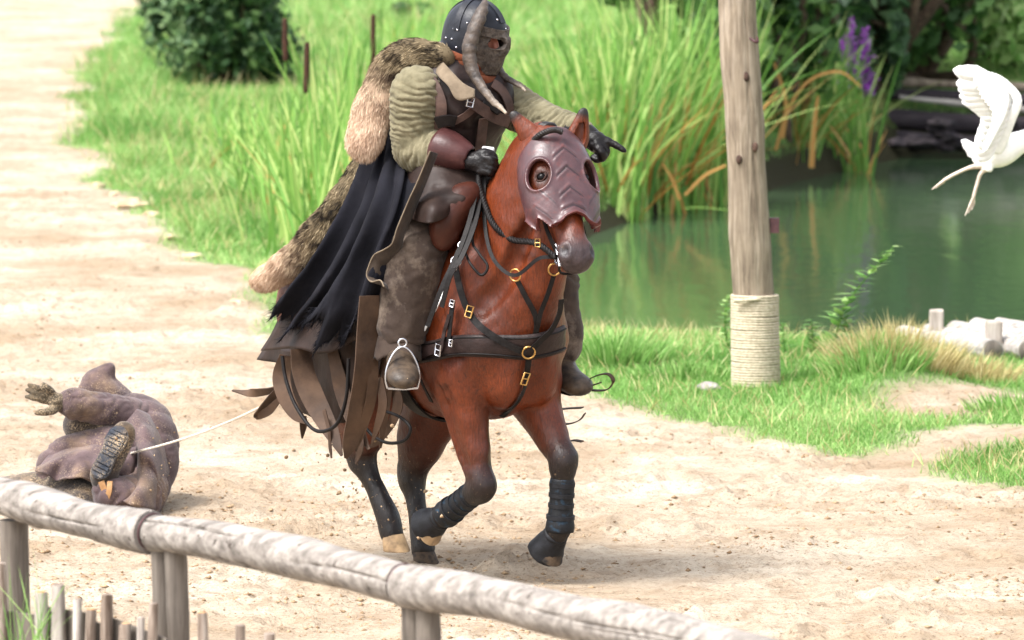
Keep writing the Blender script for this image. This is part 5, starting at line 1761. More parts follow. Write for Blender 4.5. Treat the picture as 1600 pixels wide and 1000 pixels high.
# horns
def m_horn():
    t = NT('horn')
    c = t.ramp(t.noise(24, 5, .65), [(.3, rgb((34, 28, 25))), (.7, rgb((84, 72, 62)))])
    c = t.mix(t.attr('tip'), c, rgb((150, 136, 120)))
    return t.done(c, .5, t.bump(t.noise(90, 3), .4, .006), .4)
M_HORN = m_horn()
def horn(pts, r, nm='horn'):
    q = crom(np.column_stack([np.array(pts), r]), 14)
    c, rr = q[:, :3], q[:, 3]
    t = np.linspace(0, 1, len(c))
    rr = rr * (1 + .07 * np.abs(np.sin(t * 46)) * (1 - t))
    v, f = tube(c, rr, 16, 1, True, .8)
    tt = np.repeat(t, 16)
    v = v + unit(v - np.repeat(c, 16, 0)) * (.003 * fbm(v * 50, 2, 4))[:, None]
    obj(nm, v, f, M_HORN, helmet, attrs={'tip': sstep(.62, 1, tt)})
horn([P(758, 2, 24.62), P(752, 20, 24.575), P(741, 48, 24.55), P(733, 78, 24.535), P(737, 105, 24.52), P(750, 132, 24.48), P(768, 155, 24.43), P(782, 168, 24.40), P(791, 177, 24.38)],
     [.013, .027, .032, .033, .029, .022, .016, .011, .005])
horn([P(772, 90, 24.80), P(780, 112, 24.74), P(797, 126, 24.70), P(812, 134, 24.67), P(821, 142, 24.65)], [.03, .022, .015, .010, .004])
# ------------------------------------------------------------ cloak, pelt and leather tails (worn by the rider)
def Q(px, py, l): return W(HL(px, py, l))
def rows_T(cols): return [list(r) for r in zip(*cols)]
c0 = [P(610, 135, 24.90), P(588, 205, 24.92), Q(560, 275, -.26), Q(522, 352, -.36), Q(470, 428, -.44), Q(430, 486, -.47)]
c1 = [P(618, 130, 24.88), P(604, 215, 24.86), Q(582, 305, -.40), Q(545, 395, -.49), Q(502, 470, -.53), Q(474, 520, -.53)]
c2 = [P(628, 128, 24.86), P(626, 222, 24.82), Q(610, 310, -.43), Q(575, 400, -.51), Q(548, 472, -.54), Q(528, 518, -.54)]
c3 = [P(640, 130, 24.86), P(656, 236, 24.80), Q(640, 315, -.40), Q(612, 375, -.49), Q(592, 430, -.53), Q(580, 490, -.52)]
C_ = np.stack([crom(np.array(c), 16) for c in (c0, c1, c2, c3)], 1)
C_ = np.stack([crom(r, 30) for r in C_])                       # (rows, cols, 3)
m, k = C_.shape[:2]
t = np.linspace(0, 1, m)[:, None]; s = np.linspace(0, 1, k)[None]
du = unit(np.gradient(C_, axis=1)); dv = unit(np.gradient(C_, axis=0))
nr = unit(np.cross(du, dv)); nr = np.where((nr[..., 1:2] > 0), -nr, nr)
wv = fbm(np.stack([s * 2.2 + 0 * t, t * 1.4 + 0 * s, 0 * s * t], -1), 2, 5) * .9
ph = 2 * pi * (4.6 * s + .6 * t * np.sin(s * 5) + wv * .6)
fold = np.sin(ph) * .62 + .5 * (np.exp(-(np.abs(np.sin(ph / 2)) / .55) ** 2) - .5) + .35 * np.sin(ph * .47 + 1)
amp = (.012 + .055 * sstep(0, .9, t))
C_ = C_ + nr * (amp * fold)[..., None] + du * (amp * .45 * np.sin(ph + .6))[..., None]
C_ = C_ + nr * (.007 * fbm(np.stack([C_[..., 0] * 11, C_[..., 1] * 11, C_[..., 2] * 4], -1), 2, 8))[..., None]
# ragged hem
jag = fbm(np.stack([s[0] * 18, s[0] * 0, s[0] * 0], -1), 3, 12, .7) * .085 + np.where(RNG.random(k) < .15, .06, 0) - .03
C_ = C_ + dv * ((t ** 6) * jag[None])[..., None]
cloak = solid(obj('cloak', C_.reshape(-1, 3), grid_faces(m, k), M_CAPE, rider), .005)
# frayed threads along the hem
hem = C_[-1]; hd = dv[-1]
n_ = 2200
i_ = RNG.integers(0, k - 1, n_); u_ = RNG.random(n_)[:, None]
base = hem[i_] * (1 - u_) + hem[i_ + 1] * u_ - hd[i_] * RNG.uniform(0, .012, n_)[:, None]
di = unit(hd[i_] + RNG.normal(size=(n_, 3)) * .28 + np.array([-.35, 0, -.1]))
v, f, _ = blades(base, di, RNG.uniform(.008, .035, n_) * (1 + 1.3 * (RNG.random(n_) < .12)), .0022, RNG.normal(size=(n_, 3)) * .012, 2)
tag(obj('frayed_hem', v, f, M_CAPE, cloak), kind='stuff')
# threads standing out at the back edge
n_ = 200
i_ = RNG.integers(int(m * .75), m - 1, n_)
di = unit(np.array([-1., 0, .1]) + RNG.normal(size=(n_, 3)) * .3)
v, f, _ = blades(C_[i_, 0], di, RNG.uniform(.015, .06, n_), .003, RNG.normal(size=(n_, 3)) * .015, 2)
tag(obj('frayed_edge', v, f, M_CAPE, cloak), kind='stuff')
# turned brown edge of the cloak
edge_px = [(672, 236), (654, 280), (640, 310), (629, 336), (620, 358), (613, 380), (600, 390), (585, 398), (577, 414), (573, 430), (580, 440), (594, 438), (600, 448)]
ll = np.interp(np.arange(13), [0, 4, 12], [-.40, -.50, -.55])
wd = [(9, 3), (9, 4), (10, 5), (10, 5), (9, 6), (10, 8), (10, 14), (14, 16), (18, 14), (18, 6), (14, 4), (8, 6), (5, 6)]
rr = [[Q(x, y, l_ - .02) for (x, y), l_ in zip(edge_px, ll)], [Q(x + w_[0] * .6, y + w_[1] * .6, l_ + .005) for (x, y), l_, w_ in zip(edge_px, ll, wd)], [Q(x + w_[0] * 1.3, y + w_[1] * 1.3, l_ + .05) for (x, y), l_, w_ in zip(edge_px, ll, wd)]]
sheet(rr, M_LINING, 'cloak_lining', rider, .006, 6, 6, .012, 31, .05, (0, -1, 0))
v, f = tube(np.array(rr[0]), .0035, 6, 8); obj('cloak_edge_cord', v, f, M_COLLAR, rider)
# dark leather coat tail under the cloak
sheet([[Q(462, 455, -.40), Q(500, 470, -.46), Q(545, 475, -.47), Q(590, 470, -.46)],
       [Q(432, 510, -.42), Q(478, 512, -.47), Q(528, 510, -.48), Q(585, 505, -.47)],
       [Q(408, 548, -.38), Q(458, 544, -.49), Q(508, 552, -.50), Q(560, 530, -.46)]], M_COATL, 'coat_tail', rider, .008, 8, 8, .03, 14, .12, (0, -1, 0))
sheet([[Q(440, 490, -.30), Q(480, 500, -.34)], [Q(418, 535, -.26), Q(470, 545, -.34)], [Q(402, 562, -.24), Q(440, 568, -.30)]], M_COATL, 'coat_tail', rider, .008, 6, 6, .02, 15, .1, (0, -1, 0))
sheet([[Q(440, 545, -.30), Q(500, 545, -.36), Q(560, 530, -.38), Q(600, 545, -.36)],  # broad dark coat sheet, standing in for the shadowed interior behind the strips
       [Q(436, 590, -.28), Q(495, 600, -.34), Q(550, 590, -.38), Q(590, 590, -.38)],
       [Q(462, 640, -.26), Q(500, 655, -.32), Q(545, 660, -.34), Q(575, 640, -.34)]], M_COATL, 'coat_tail', rider, .008, 8, 8, .05, 16, .08, (0, -1, 0))
# leather strips
S_ = 350.0
def strip(pix, w, l, tw=.5, mat=None, seed=0):
    p_ = np.array([Q(x, y, l + (dl[0] if dl else 0)) for x, y, *dl in pix])
    up = np.array([[sin(tw * i + seed) * .7, -1, .1] for i in range(len(p_))])
    v, f = ribbon(p_, np.array(w) / S_, up, 8, .006)
    v = v + (np.array([.2, -1, 0]) * (.010 * fbm(v * 9, 2, seed))[:, None])
    return obj('leather_strip', v, f, mat or M_STRIP, rider)
strip([(577, 462), (574, 530), (570, 590), (560, 645), (548, 690), (540, 716)], (34, 40, 42, 38, 26, 5), -.54, .35, None, 1)
strip([(584, 560), (580, 620), (566, 670), (556, 705)], (16, 18, 14, 3), -.50, .5, None, 8)
strip([(470, 545), (474, 580), (486, 615), (504, 650), (520, 680), (534, 712)], (36, 38, 38, 32, 22, 4), -.48, .3, None, 2)
strip([(448, 556), (440, 590), (447, 620), (462, 645), (478, 660)], (22, 30, 30, 24, 6), -.44, .5, None, 3)
strip([(592, 590), (598, 630), (590, 665), (580, 695)], (12, 16, 12, 2), -.46, .6, None, 4)
strip([(520, 548), (532, 600), (545, 640), (560, 672), (576, 702)], (20, 26, 24, 20, 4), -.40, .4, None, 5)
strip([(440, 604), (424, 622), (408, 642), (402, 650), (420, 642), (438, 622)], (10, 14, 16, 12, 14, 8), -.40, .9, None, 6)
strip([(436, 606), (415, 612), (390, 614), (363, 610)], (8, 13, 13, 3), -.40, .3, None, 7)
strip([(545, 640), (556, 670), (562, 700), (556, 725)], (20, 20, 14, 2), -.44, .6, None, 9)
strip([(506, 640), (514, 670), (516, 700), (518, 716)], (6, 6, 5, 2), -.50, .6, None, 10)
strip([(616, 604), (622, 630), (612, 660), (590, 690), (572, 700)], (16, 18, 14, 10, 2), -.30, .5, None, 11)
strip([(600, 560), (604, 600), (600, 650), (594, 700)], (22, 20, 14, 3), -.34, .5, None, 12)
strip([(474, 650), (474, 665), (472, 685)], (10, 12, 2), -.40, .5, None, 13)
def cord(pix, l, r, nm='leather_cord', par=None, mat=None):
    v, f = tube(np.array([Q(x, y, l) for x, y in pix]), r, 8, 8)
    return obj(nm, v, f, mat or M_TACK, par or rider)
cord([(441, 556), (446, 590), (460, 630), (484, 666), (505, 674), (528, 660), (541, 620), (545, 560)], -.56, .0085)
cord([(592, 640), (622, 650), (641, 668), (632, 688), (606, 692), (582, 680), (565, 660)], -.36, .0075)
for pix in ([(900, 606), (925, 590), (948, 584), (958, 594), (950, 608), (930, 610), (905, 606)], [(905, 606), (925, 602), (938, 598)], [(868, 640), (890, 638), (910, 637)],
            [(868, 662), (890, 662), (906, 656), (914, 646)], [(885, 690), (898, 688), (910, 690)]):
    v, f = ribbon(np.array([Q(x, y, .40) for x, y in pix]), .018, (0, -.4, 1), 8, .005); obj('loose_thong', v, f, M_STRIP, saddle)

# fur pelt: core plus hair
def m_fur(name):
    t = NT(name)
    a = t.ramp(t.attr('val'), [(.0, rgb((28, 24, 20))), (.4, rgb((96, 84, 64))), (1, rgb((176, 158, 126)))])
    b = t.ramp(t.attr('val'), [(.0, rgb((150, 122, 102))), (.5, rgb((192, 164, 140))), (1, rgb((218, 196, 172)))])
    return t.done(t.mix(t.attr('tan'), a, b), .8, None, .15)
M_FUR = m_fur('pelt_hair')
def pelt(pix, rad, tan, spots, name, nh, seed):
    pts = np.array([p for p in pix])
    q = crom(np.column_stack([pts, rad, tan]), 10)
    Fu = Field(.03)
    Fu.chain([list(r[:4]) + [.75, r[4]] for r in q], 1, (.25, 1, 0))
    v, f = Fu.mesh(.011)
    n = vnormals(v, f)
    v = v + n * (.012 * fbm(v * 9, 2, seed))[:, None]
    tn = np.clip(Fu.values(v, .02), 0, 1)
    sp = fbm(v * 24, 2, seed + 2)
    core = obj(name, v, f, M_FUR, rider, attrs={'tan': tn, 'val': .35 + 0 * tn})
    area = np.linalg.norm(np.cross(v[f[:, 1]] - v[f[:, 0]], v[f[:, 2]] - v[f[:, 0]]), axis=1)
    i = RNG.choice(len(f), nh, p=area / area.sum())
    u1, u2 = RNG.random(nh), RNG.random(nh)
    b = v[f[i, 0]] * ((1 - u1) * (1 - u2))[:, None] + v[f[i, 1]] * (u1 * (1 - u2))[:, None] + v[f[i, 2]] * (u1 * u2)[:, None] + v[f[i, 3]] * ((1 - u1) * u2)[:, None]
    nn = n[f[i, 0]]
    cidx = ((b[:, None, :] - q[None, :, :3]) ** 2).sum(-1).argmin(1)
    tang = unit(np.gradient(q[:, :3], axis=0))[cidx]
    flow = fbm(b * 14, 2, seed + 7)
    d = unit(nn * .55 + tang * .75 + RNG.normal(size=(nh, 3)) * .22 + np.cross(nn, tang) * flow[:, None] * .5 + np.array([0, 0, -.15]))
    tt = np.clip(tn[f[i, 0]], 0, 1)
    ln = RNG.uniform(.012, .028, nh) * (1 - .3 * tt)
    hv, hf, kk = blades(b - nn * .003, d, ln, .0028, tang * .008 + np.array([0, 0, -.006]), 2)
    spot = sstep(.02, .35, sp[f[i, 0]]) * spots * (1 - tt)
    val = np.clip(RNG.normal(.55, .22, nh) - spot * .75 + .3 * flow, 0, 1)
    # darker root to pale tip along each hair is the hair's own colour
    V3 = np.repeat(val, kk)
    tag(obj('fur', hv, hf, M_FUR, core, attrs={'val': V3, 'tan': np.repeat(tt, kk)}), kind='stuff')
pelt([P(698, 92, 24.62), P(672, 88, 24.66), P(645, 90, 24.70), P(618, 102, 24.74), P(600, 134, 24.76), P(585, 172, 24.74), P(572, 210, 24.72), P(567, 228, 24.72)],
     [.030, .045, .062, .066, .066, .066, .060, .030], [0, 0, 0, .05, .3, .75, 1, 1], .8, 'fur_pelt', 24000, 3)
pelt([Q(592, 225, -.12), Q(572, 268, -.22), Q(545, 312, -.30), Q(512, 358, -.36), Q(478, 392, -.38), Q(446, 416, -.38), Q(418, 432, -.38), Q(410, 436, -.38)],
     [.03, .050, .062, .066, .062, .055, .042, .025], [0, 0, 0, 0, .25, .9, 1, 1], 1.0, 'fur_pelt', 24000, 9)
# ------------------------------------------------------------ pole with rope
def m_wood(name, c1, c2, c3, along='Z', scale=1.0, rough=.8, crack=.5):
    t = NT(name)
    st = {'Z': (1, 1, .08), 'X': (.05, 1, 1)}[along]
    v = t.coords(tuple(q * scale for q in st))
    g1 = t.noise(26, 6, .65, vec=v, dist=.6 if along == 'Z' else .15)
    c = t.ramp(g1, [(.28, rgb(c1)), (.5, rgb(c2)), (.75, rgb(c3))])
    bl = t.ramp(t.noise(5, 4, .6), [(.35, (0, 0, 0)), (.7, (1, 1, 1))])
    c = t.mix(t.math('MULTIPLY', bl, .35), c, rgb(c1))
    v2 = t.coords(tuple(q * scale for q in ({'Z': (1, 1, .03), 'X': (.03, 1, 1)}[along])))
    cr = t.ramp(t.noise(34, 3, .5, vec=v2, dist=.3), [(.30, (1, 1, 1)), (.36, (0, 0, 0))])
    c = t.mix(t.math('MULTIPLY', cr, crack), c, rgb((48, 38, 32)))
    nb = t.bump(g1, .4, .006)
    nb = t.bump(cr, -.6, .006, nb)
    return t.done(c, rough, nb, .2)
M_POLE = m_wood('pole_wood', (78, 67, 57), (134, 121, 104), (168, 156, 140))
M_RAIL = m_wood('weathered_rail', (80, 75, 70), (138, 131, 124), (186, 180, 172), 'X', 1.0, .8, .75)
M_POST = m_wood('grey_post', (70, 64, 58), (106, 98, 90), (134, 126, 116))
M_STAKE = m_wood('bark_stake', (74, 60, 50), (136, 122, 110), (188, 178, 168), 'Z', 1.6)
M_STAKE2 = m_wood('pale_birch_stake', (96, 84, 76), (176, 168, 160), (208, 202, 196), 'Z', 1.3, .8, .35)
M_ENDG = simple('sawn_end', rgb((150, 110, 72)), rgb((176, 140, 100)), 20, .85, .3, 60)
M_ROPE = simple('pale_rope', rgb((160, 148, 126)), rgb((190, 178, 156)), 60, .9, .5, 220)
M_DARKMETAL = simple('dark_iron', rgb((56, 36, 40)), rgb((86, 56, 58)), 20, .6, .3, 90)
M_ROPE_T = simple('tow_rope', rgb((176, 166, 150)), rgb((214, 206, 192)), 80, .85, .4, 220)
def log(pts, r, seg, n, seed, amp=.006, cracks=0):
    q = crom(np.column_stack([np.array(pts), np.broadcast_to(r, (len(pts),))]), n)
    c, rr = q[:, :3], q[:, 3]
    v, f = tube(c, rr, seg, 1)
    cc = np.repeat(c, seg, 0)
    v = v + unit(v - cc) * (amp * fbm(v * 2.5 + seed, 2, seed) + amp * .25 * fbm(v * 9, 2, seed + 1))[:, None]
    rg = np.random.default_rng(seed)
    m_ = len(c)
    u_ = np.linspace(0, 1, m_)
    rad = unit(v - cc)
    an = np.linspace(0, 2 * pi, seg, endpoint=False)
    for _ in range(cracks):
        a0, u0, ul = rg.uniform(0, 2 * pi), rg.uniform(0, 1), rg.uniform(.12, .4)
        da = (an[None] - a0 - .25 * np.sin(u_ * 9 + a0)[:, None] * .5 + pi) % (2 * pi) - pi
        w_ = np.exp(-((u_ - u0) / ul) ** 4)[:, None] * np.exp(-(da / .05) ** 2)
        v = v - rad * (.010 * w_).reshape(-1, 1)
    return v, f
Yp = 33.55
pole = thing('pole', 'tall weathered wooden pole wrapped in pale rope at its foot', 'pole', P(1180, 602, Yp))
v, f = log([P(1181, 606, Yp), P(1178, 470, Yp), P(1170, 330, Yp), P(1163, 200, Yp), P(1154, 60, Yp), P(1150, -60, Yp), P(1146, -190, Yp)], [.130, .125, .121, .119, .116, .114, .112], 64, 14, 3, .008, 10)
obj('shaft', v, f, M_POLE, pole)
tops = np.linspace(462, 600, 34)
M_BARKD = simple('dark_knot', rgb((52, 38, 32)), rgb((84, 64, 54)), 30, .9, .4, 80)
for i, yy in enumerate(tops):
    c = P(1179 + 2 * (yy - 462) / 140, yy, Yp)
    R_ = .137 + .004 * (yy - 462) / 140 + .0012 * RNG.random()
    tl = RNG.normal(size=2) * .0012
    pts = [c + np.array([R_ * cos(a), R_ * sin(a), tl[0] * cos(a) + tl[1] * sin(a)]) for a in np.linspace(0, 2 * pi, 25)]
    v, f = tube(pts, .0094, 6); obj('rope_turn', v, f, M_ROPE, pole)
v, f = tube([P(1147, 470, Yp - .135), P(1180, 468, Yp - .15), P(1212, 464, Yp - .04), P(1214, 474, Yp - .03), P(1214, 540, Yp - .03), P(1217, 598, Yp - .03)], .012, 6, 6); obj('rope_end', v, f, M_ROPE, pole)
v, f = tube([P(1172, 60, Yp - .118), P(1178, 64, Yp - .15), P(1184, 66, Yp - .145), P(1183, 58, Yp - .14)], .008, 6, 4); obj('hook', v, f, M_DARKMETAL, pole)
v, f = boxm(P(1210, 352, Yp), (.055, .06, .09)); obj('bracket', v, f, M_DARKMETAL, pole, False)
for px, py in ((1180, 230), (1166, 120), (1155, 250)):
    v, f = icos(P(px, py, Yp - .114), (.018, .012, .03), None, 1, .2, px); obj('knot', v, f, M_BARKD, pole)
# stone by the pole
v, f = icos(P(1108, 607, 33.3), (.075, .06, .035), None, 2, .3, 3)
tag(obj('stone', v, f, simple('grey_stone', rgb((120, 112, 108)), rgb((160, 152, 146)), 12, .9, .5, 60)), 'flat grey stone on the grass left of the roped pole', 'stone')

# ------------------------------------------------------------ log fence in front
fence = thing('log_fence', 'weathered grey log rail fence crossing the lower left corner', 'fence', P(265, 1060, 18.4))
def RY(px): return 19.35 - (px / 1150.0) * 3.3
rails = [([( -60, 752), (-10, 770), (40, 782), (110, 803), (170, 820), (236, 830)], (.085, .085, .086, .084, .086, .083)),
         ([(243, 832), (330, 843), (430, 862), (530, 884), (628, 908)], (.080, .086, .088, .088, .082)),
         ([(634, 912), (720, 925), (820, 945), (920, 968), (1030, 988), (1140, 1014), (1260, 1046), (1420, 1095)], (.085, .088, .089, .088, .089, .086, .085, .084))]
for k, (pp, rr) in enumerate(rails):
    v, f = log([P(x, y + 2, RY(x)) for x, y in pp], np.array(rr) * .78, 72, 20, 5 + k, .012, 9)
    # rotate object coords so that the grain runs along X: the rail is nearly along X already
    o = obj('rail', v, f, M_RAIL, fence)
for x, y in ((239, 831), (631, 911)):
    c = P(x, y, RY(x)); ax = unit(P(x + 40, y + 9, RY(x + 40)) - c)
    v, f = ring(c, ax, .061, .0035, 24, 6); obj('wire_binding', v, f, M_DARKMETAL, fence)
posts = [([(22, 812), (24, 900), (26, 1060)], .050), ([(252, 856), (255, 930), (258, 1060)], .034), ([(274, 860), (277, 930), (282, 1060)], .036), ([(646, 936), (648, 980), (650, 1080)], .040), ([(668, 944), (670, 985), (672, 1080)], .036), ([(1140, 1000), (1142, 1040), (1144, 1100)], .045)]
for k, (pp, r_) in enumerate(posts):
    Yq = RY(pp[0][0]) + .02
    v, f = log([P(x, y, Yq) for x, y in pp], r_ * 1.05, 16, 8, 20 + k, .006); obj('post', v, f, M_POST, fence)
# low paling
pal = thing('stake_paling', 'low paling of uneven bark covered stakes under the log fence', 'paling', P(150, 1060, 18.6))
def PY(px): return 18.75 - px / 1150 * 3.0
stakes = [(4, 880, 9), (66, 925, 11), (92, 914, 11.5), (120, 936, 7), (141, 952, 9), (166, 929, 9), (192, 978, 8), (198, 974, 8), (219, 965, 7), (237, 943, 8), (318, 957, 8.5), (376, 977, 9), (417, 990, 10)]
for k, (px, top, w) in enumerate(stakes):
    Yq = PY(px); sc = F_PX / Yq
    ln = RNG.normal() * 2
    v, f = log([P(px + ln, top, Yq), P(px + ln * .5, top + 40, Yq), P(px, 1070, Yq)], np.array([w * .95, w, w * 1.1]) / sc, 12, 6, 40 + k, .004)
    o = obj('stake', v, f, M_STAKE2 if k in (1, 2, 3, 8) else M_STAKE, pal)
    v, f = tube([P(px + ln, top + .5, Yq), P(px + ln, top - 1.0, Yq)], [w * .9 / sc, w * .72 / sc], 12); obj('sawn_top', v, f, M_ENDG if k % 3 == 1 else M_STAKE, o)
for k, (x0, y0, x1, y1) in enumerate(((-20, 950, 60, 962), (70, 948, 150, 960), (100, 956, 190, 985), (176, 966, 260, 998))):
    Ya, Yb = PY(x0) + .05, PY(x1) + .05
    a, b = P(x0, y0, Ya), P(x1, y1, Yb)
    a2, b2 = P(x0, y0 + 70, Ya), P(x1, y1 + 70, Yb)
    v = np.array([a, b, b2, a2]); v = np.concatenate([v, v + [0, .015, 0]])
    obj('backing_board', v, [[0, 1, 2, 3], [7, 6, 5, 4], [0, 4, 5, 1], [1, 5, 6, 2], [2, 6, 7, 3], [3, 7, 4, 0]], M_POST, pal, False)
# grass tuft by the corner post
n_ = 34
b_ = np.stack([RNG.normal(0, .04, n_) + P(48, 1040, 18.4)[0], np.full(n_, 18.4) + RNG.normal(0, .05, n_), np.full(n_, P(48, 1040, 18.4)[2])], -1)
d_ = unit(np.array([0, 0, 1.]) + RNG.normal(size=(n_, 3)) * [.35, .35, 0])
v, f, kk = blades(b_, d_, RNG.uniform(.12, .34, n_), .006, RNG.normal(size=(n_, 3)) * .08, 5)
tag(obj('green_grass_tuft', v, f, M_GRASS, None, True, {'val': np.repeat(RNG.random(n_), kk)}), 'thin green grass tuft against the corner post of the log fence', 'grass tuft')

# ------------------------------------------------------------ jetty of logs
jet = thing('log_jetty', 'small jetty of pale sun bleached logs at the edge of the pond', 'jetty', P(1540, 575, 34.6))
M_PALE = m_wood('bleached_log', (104, 98, 92), (158, 152, 145), (190, 185, 178), 'X', 1.0, .85, .7)
def jl(x0, y0, Y0, x1, y1, Y1, r, k):
    v, f = log([P(x0, y0, Y0), P((x0 + x1) / 2, (y0 + y1) / 2 + 1, (Y0 + Y1) / 2), P(x1, y1, Y1)], r, 40, 14, 60 + k, .010, 6)
    o = obj('log', v, f, M_PALE, jet)
    a, b = P((x0 + x1) / 2, (y0 + y1) / 2, (Y0 + Y1) / 2), P(x1, y1, Y1)
    d = unit(b - a)
    v, f = tube([b, b + d * .008], [r * .93, r * .88], 16); obj('sawn_end', v, f, M_POST, o)
for k, (x0, y0, x1, y1) in enumerate(((1412, 524, 1552, 548), (1452, 520, 1606, 548), (1492, 516, 1660, 548), (1526, 513, 1712, 548), (1562, 511, 1764, 548))):
    jl(x0, y0, 36.6, x1, y1, 34.9, .066, k)
for k, (px, t0, b0, w, Yq) in enumerate(((1463, 484, 522, 11, 36.3), (1553, 500, 548, 13, 35.2))):
    a, b = P(px, t0, Yq), P(px, b0 + 26, Yq)
    s_ = w / (F_PX / Yq)
    v, f = boxm((a + b) / 2, (2 * s_, 2 * s_, a[2] - b[2])); v = v + .008 * noise3(v * 9)[:, None]
    o = obj('mooring_post', v, f, M_POST if False else m_wood('jetty_post%d' % k, (120, 110, 100), (162, 152, 142), (190, 182, 172)), jet, False)
    bv = o.modifiers.new('b', 'BEVEL'); bv.width = .012; bv.segments = 2
# timber bank wall on the far side
wallt = thing('timber_bank_wall', 'dark timber bank wall with a pale rail and rocks on the far side of pond', 'bank wall', P(1500, 240, 62))
M_DARKW = m_wood('wet_dark_timber', (34, 30, 34), (56, 50, 54), (78, 70, 70), 'X')
M_ROCK = simple('dark_rock', rgb((34, 31, 36)), rgb((74, 66, 68)), 8, .9, .6, 30)
for k, (x0, y0, x1, y1, h, m, Yq) in enumerate(((1395, 128, 1700, 140, 13, M_POLE, 63.2), (1390, 146, 1700, 162, 22, M_DARKW, 63.0), (1405, 152, 1700, 182, 10, M_PALE, 62.4), (1385, 186, 1700, 205, 32, M_DARKW, 62.6), (1380, 218, 1700, 232, 26, M_DARKW, 62.4))):
    a, b = P(x0, y0, Yq), P(x1, y1, Yq); r_ = h / 2 / (F_PX / Yq)
    v, f = log([a, (a + b) / 2, b], r_, 12, 10, 80 + k, .02); obj('beam', v, f, m, wallt)
for k in range(14):
    px, py = RNG.uniform(1395, 1600), RNG.uniform(185, 232)
    v, f = icos(P(px, py, 62.0 + RNG.uniform(-.3, .2)), np.array([.20, .15, .07]) * RNG.uniform(.4, .9), None, 2, .5, k); obj('rock', v, f, M_ROCK, wallt)
# ------------------------------------------------------------ the man dragged behind on a rope
def m_sandy(name, c1, c2, sand=.5, thr=.55):
    t = NT(name)
    c = t.ramp(t.noise(9, 5, .6), [(.3, rgb(c1)), (.7, rgb(c2))])
    s1 = t.ramp(t.noise(120, 4, .75), [(thr - .03, (0, 0, 0)), (thr + .08, (1, 1, 1))])
    s2 = t.ramp(t.noise(5, 3, .6), [(.42, (0, 0, 0)), (.6, (1, 1, 1))])
    dirt = t.ramp(t.noise(3.6, 5, .65), [(.5, (0, 0, 0)), (.68, (1, 1, 1))])
    c = t.mix(t.math('MULTIPLY', dirt, .5), c, rgb((140, 116, 86)))
    c = t.mix(t.math('MULTIPLY', t.math('MULTIPLY', s1, s2), sand), c, rgb((178, 156, 126)))
    nb = t.bump(t.noise(26, 4), .3, .01)
    return t.done(c, .9, t.bump(s1, .3, .004, nb), .15, Sheen_Weight=.15)
M_ROBE = m_sandy('mauve_brown_wool', (58, 46, 47), (100, 83, 83), .7, .57)
M_ROBE_D = m_sandy('sandy_dark_wool', (38, 32, 30), (60, 52, 48), .85, .52)
M_ROBE_T = m_sandy('sand_caked_wool', (66, 54, 50), (104, 88, 76), .9, .50)
M_GLOVE_D = m_sandy('muddy_glove', (56, 50, 42), (92, 82, 66), .7, .52)
M_SOLE = m_sandy('muddy_sole', (40, 44, 52), (66, 70, 78), 1.0, .50)
M_TANSTRAP = leather('tan_ankle_strap', (128, 92, 58), (162, 124, 84), .6, 20)
fallen = thing('person', 'hooded figure in mauve robe dragged on the sand by a rope, arm flung out', 'person', P(205, 790, 27.4))
FY = 27.5
B = Field(.05)
B.chain([(*P(208, 756, FY), .10), (*P(224, 706, FY + .1), .09), (*P(218, 665, FY + .2), .075), (*P(196, 642, FY + .27), .04), (*P(168, 614, FY + .3), .065)], 3)
B.chain([(*P(208, 650, FY + .16), .06), (*P(160, 640, FY), .045), (*P(104, 630, FY - .1), .032)], 3)
B.chain([(*P(205, 755, FY - .05), .09), (*P(215, 775, FY - .25), .07), (*P(172, 770, FY - .42), .045)], 3)
B.chain([(*P(195, 755, FY), .08), (*P(140, 740, FY + .02), .055), (*P(70, 765, FY + .05), .035)], 3)
v, f = B.mesh(.012); obj('body', v, f, M_SKIN, fallen)
def soft(v, f, amp, sc, seed):
    n = vnormals(v, f)
    q = v * np.array(sc)
    w = fbm(q * .5, 2, seed + 1)
    f2 = np.abs(np.sin(7.0 * (q[:, 0] * .7 + q[:, 2] - q[:, 1] * .5) + 5 * fbm(q * 1.1, 2, seed + 4))) ** .7
    return v + n * (amp * (np.abs(np.sin(3.0 * (q[:, 0] + q[:, 2] * .8 + q[:, 1]) + 3.5 * w)) ** .8 - .5) + amp * .45 * (f2 - .5))[:, None]
R = Field(.05)
R.chain([(*P(215, 768, FY), .13), (*P(228, 722, FY + .05), .135), (*P(228, 682, FY + .12), .13), (*P(218, 656, FY + .2), .105), (*P(204, 648, FY + .26), .075)], 4)
v, f = R.mesh(.010)
obj('robe', soft(v, f, .010, (4, 4, 6), 91), f, M_ROBE, fallen)
R = Field(.035)
R.chain([(*P(196, 642, FY + .26), .07), (*P(176, 630, FY + .3), .082), (*P(160, 618, FY + .3), .088), (*P(152, 604, FY + .3), .062), (*P(160, 590, FY + .3), .036), (*P(168, 580, FY + .3), .016), (*P(172, 573, FY + .3), .004)], 5)
R.cone(P(181, 628, FY + .3), P(171, 575, FY + .3), .045, .004, k=.02)
R.cone(P(130, 612, FY + .28), P(168, 576, FY + .3), .03, .004, k=.02)
v, f = R.mesh(.008)
obj('hood', soft(v, f, .008, (5, 5, 3), 92), f, M_ROBE, fallen)
R = Field(.03)
R.chain([(*P(224, 658, FY + .14), .082), (*P(196, 648, FY + .06), .076), (*P(160, 640, FY - .02), .068), (*P(128, 633, FY - .08), .060), (*P(108, 629, FY - .1), .057)], 5)
v, f = R.mesh(.007)
v = wrinkle(v, vnormals(v, f), P(220, 655, FY), P(180, 560, FY), .007, .07, 93)
v = wrinkle(v, vnormals(v, f), P(220, 655, FY), P(108, 630, FY), .004, .09, 193)
obj('sleeve', v, f, M_ROBE, fallen)
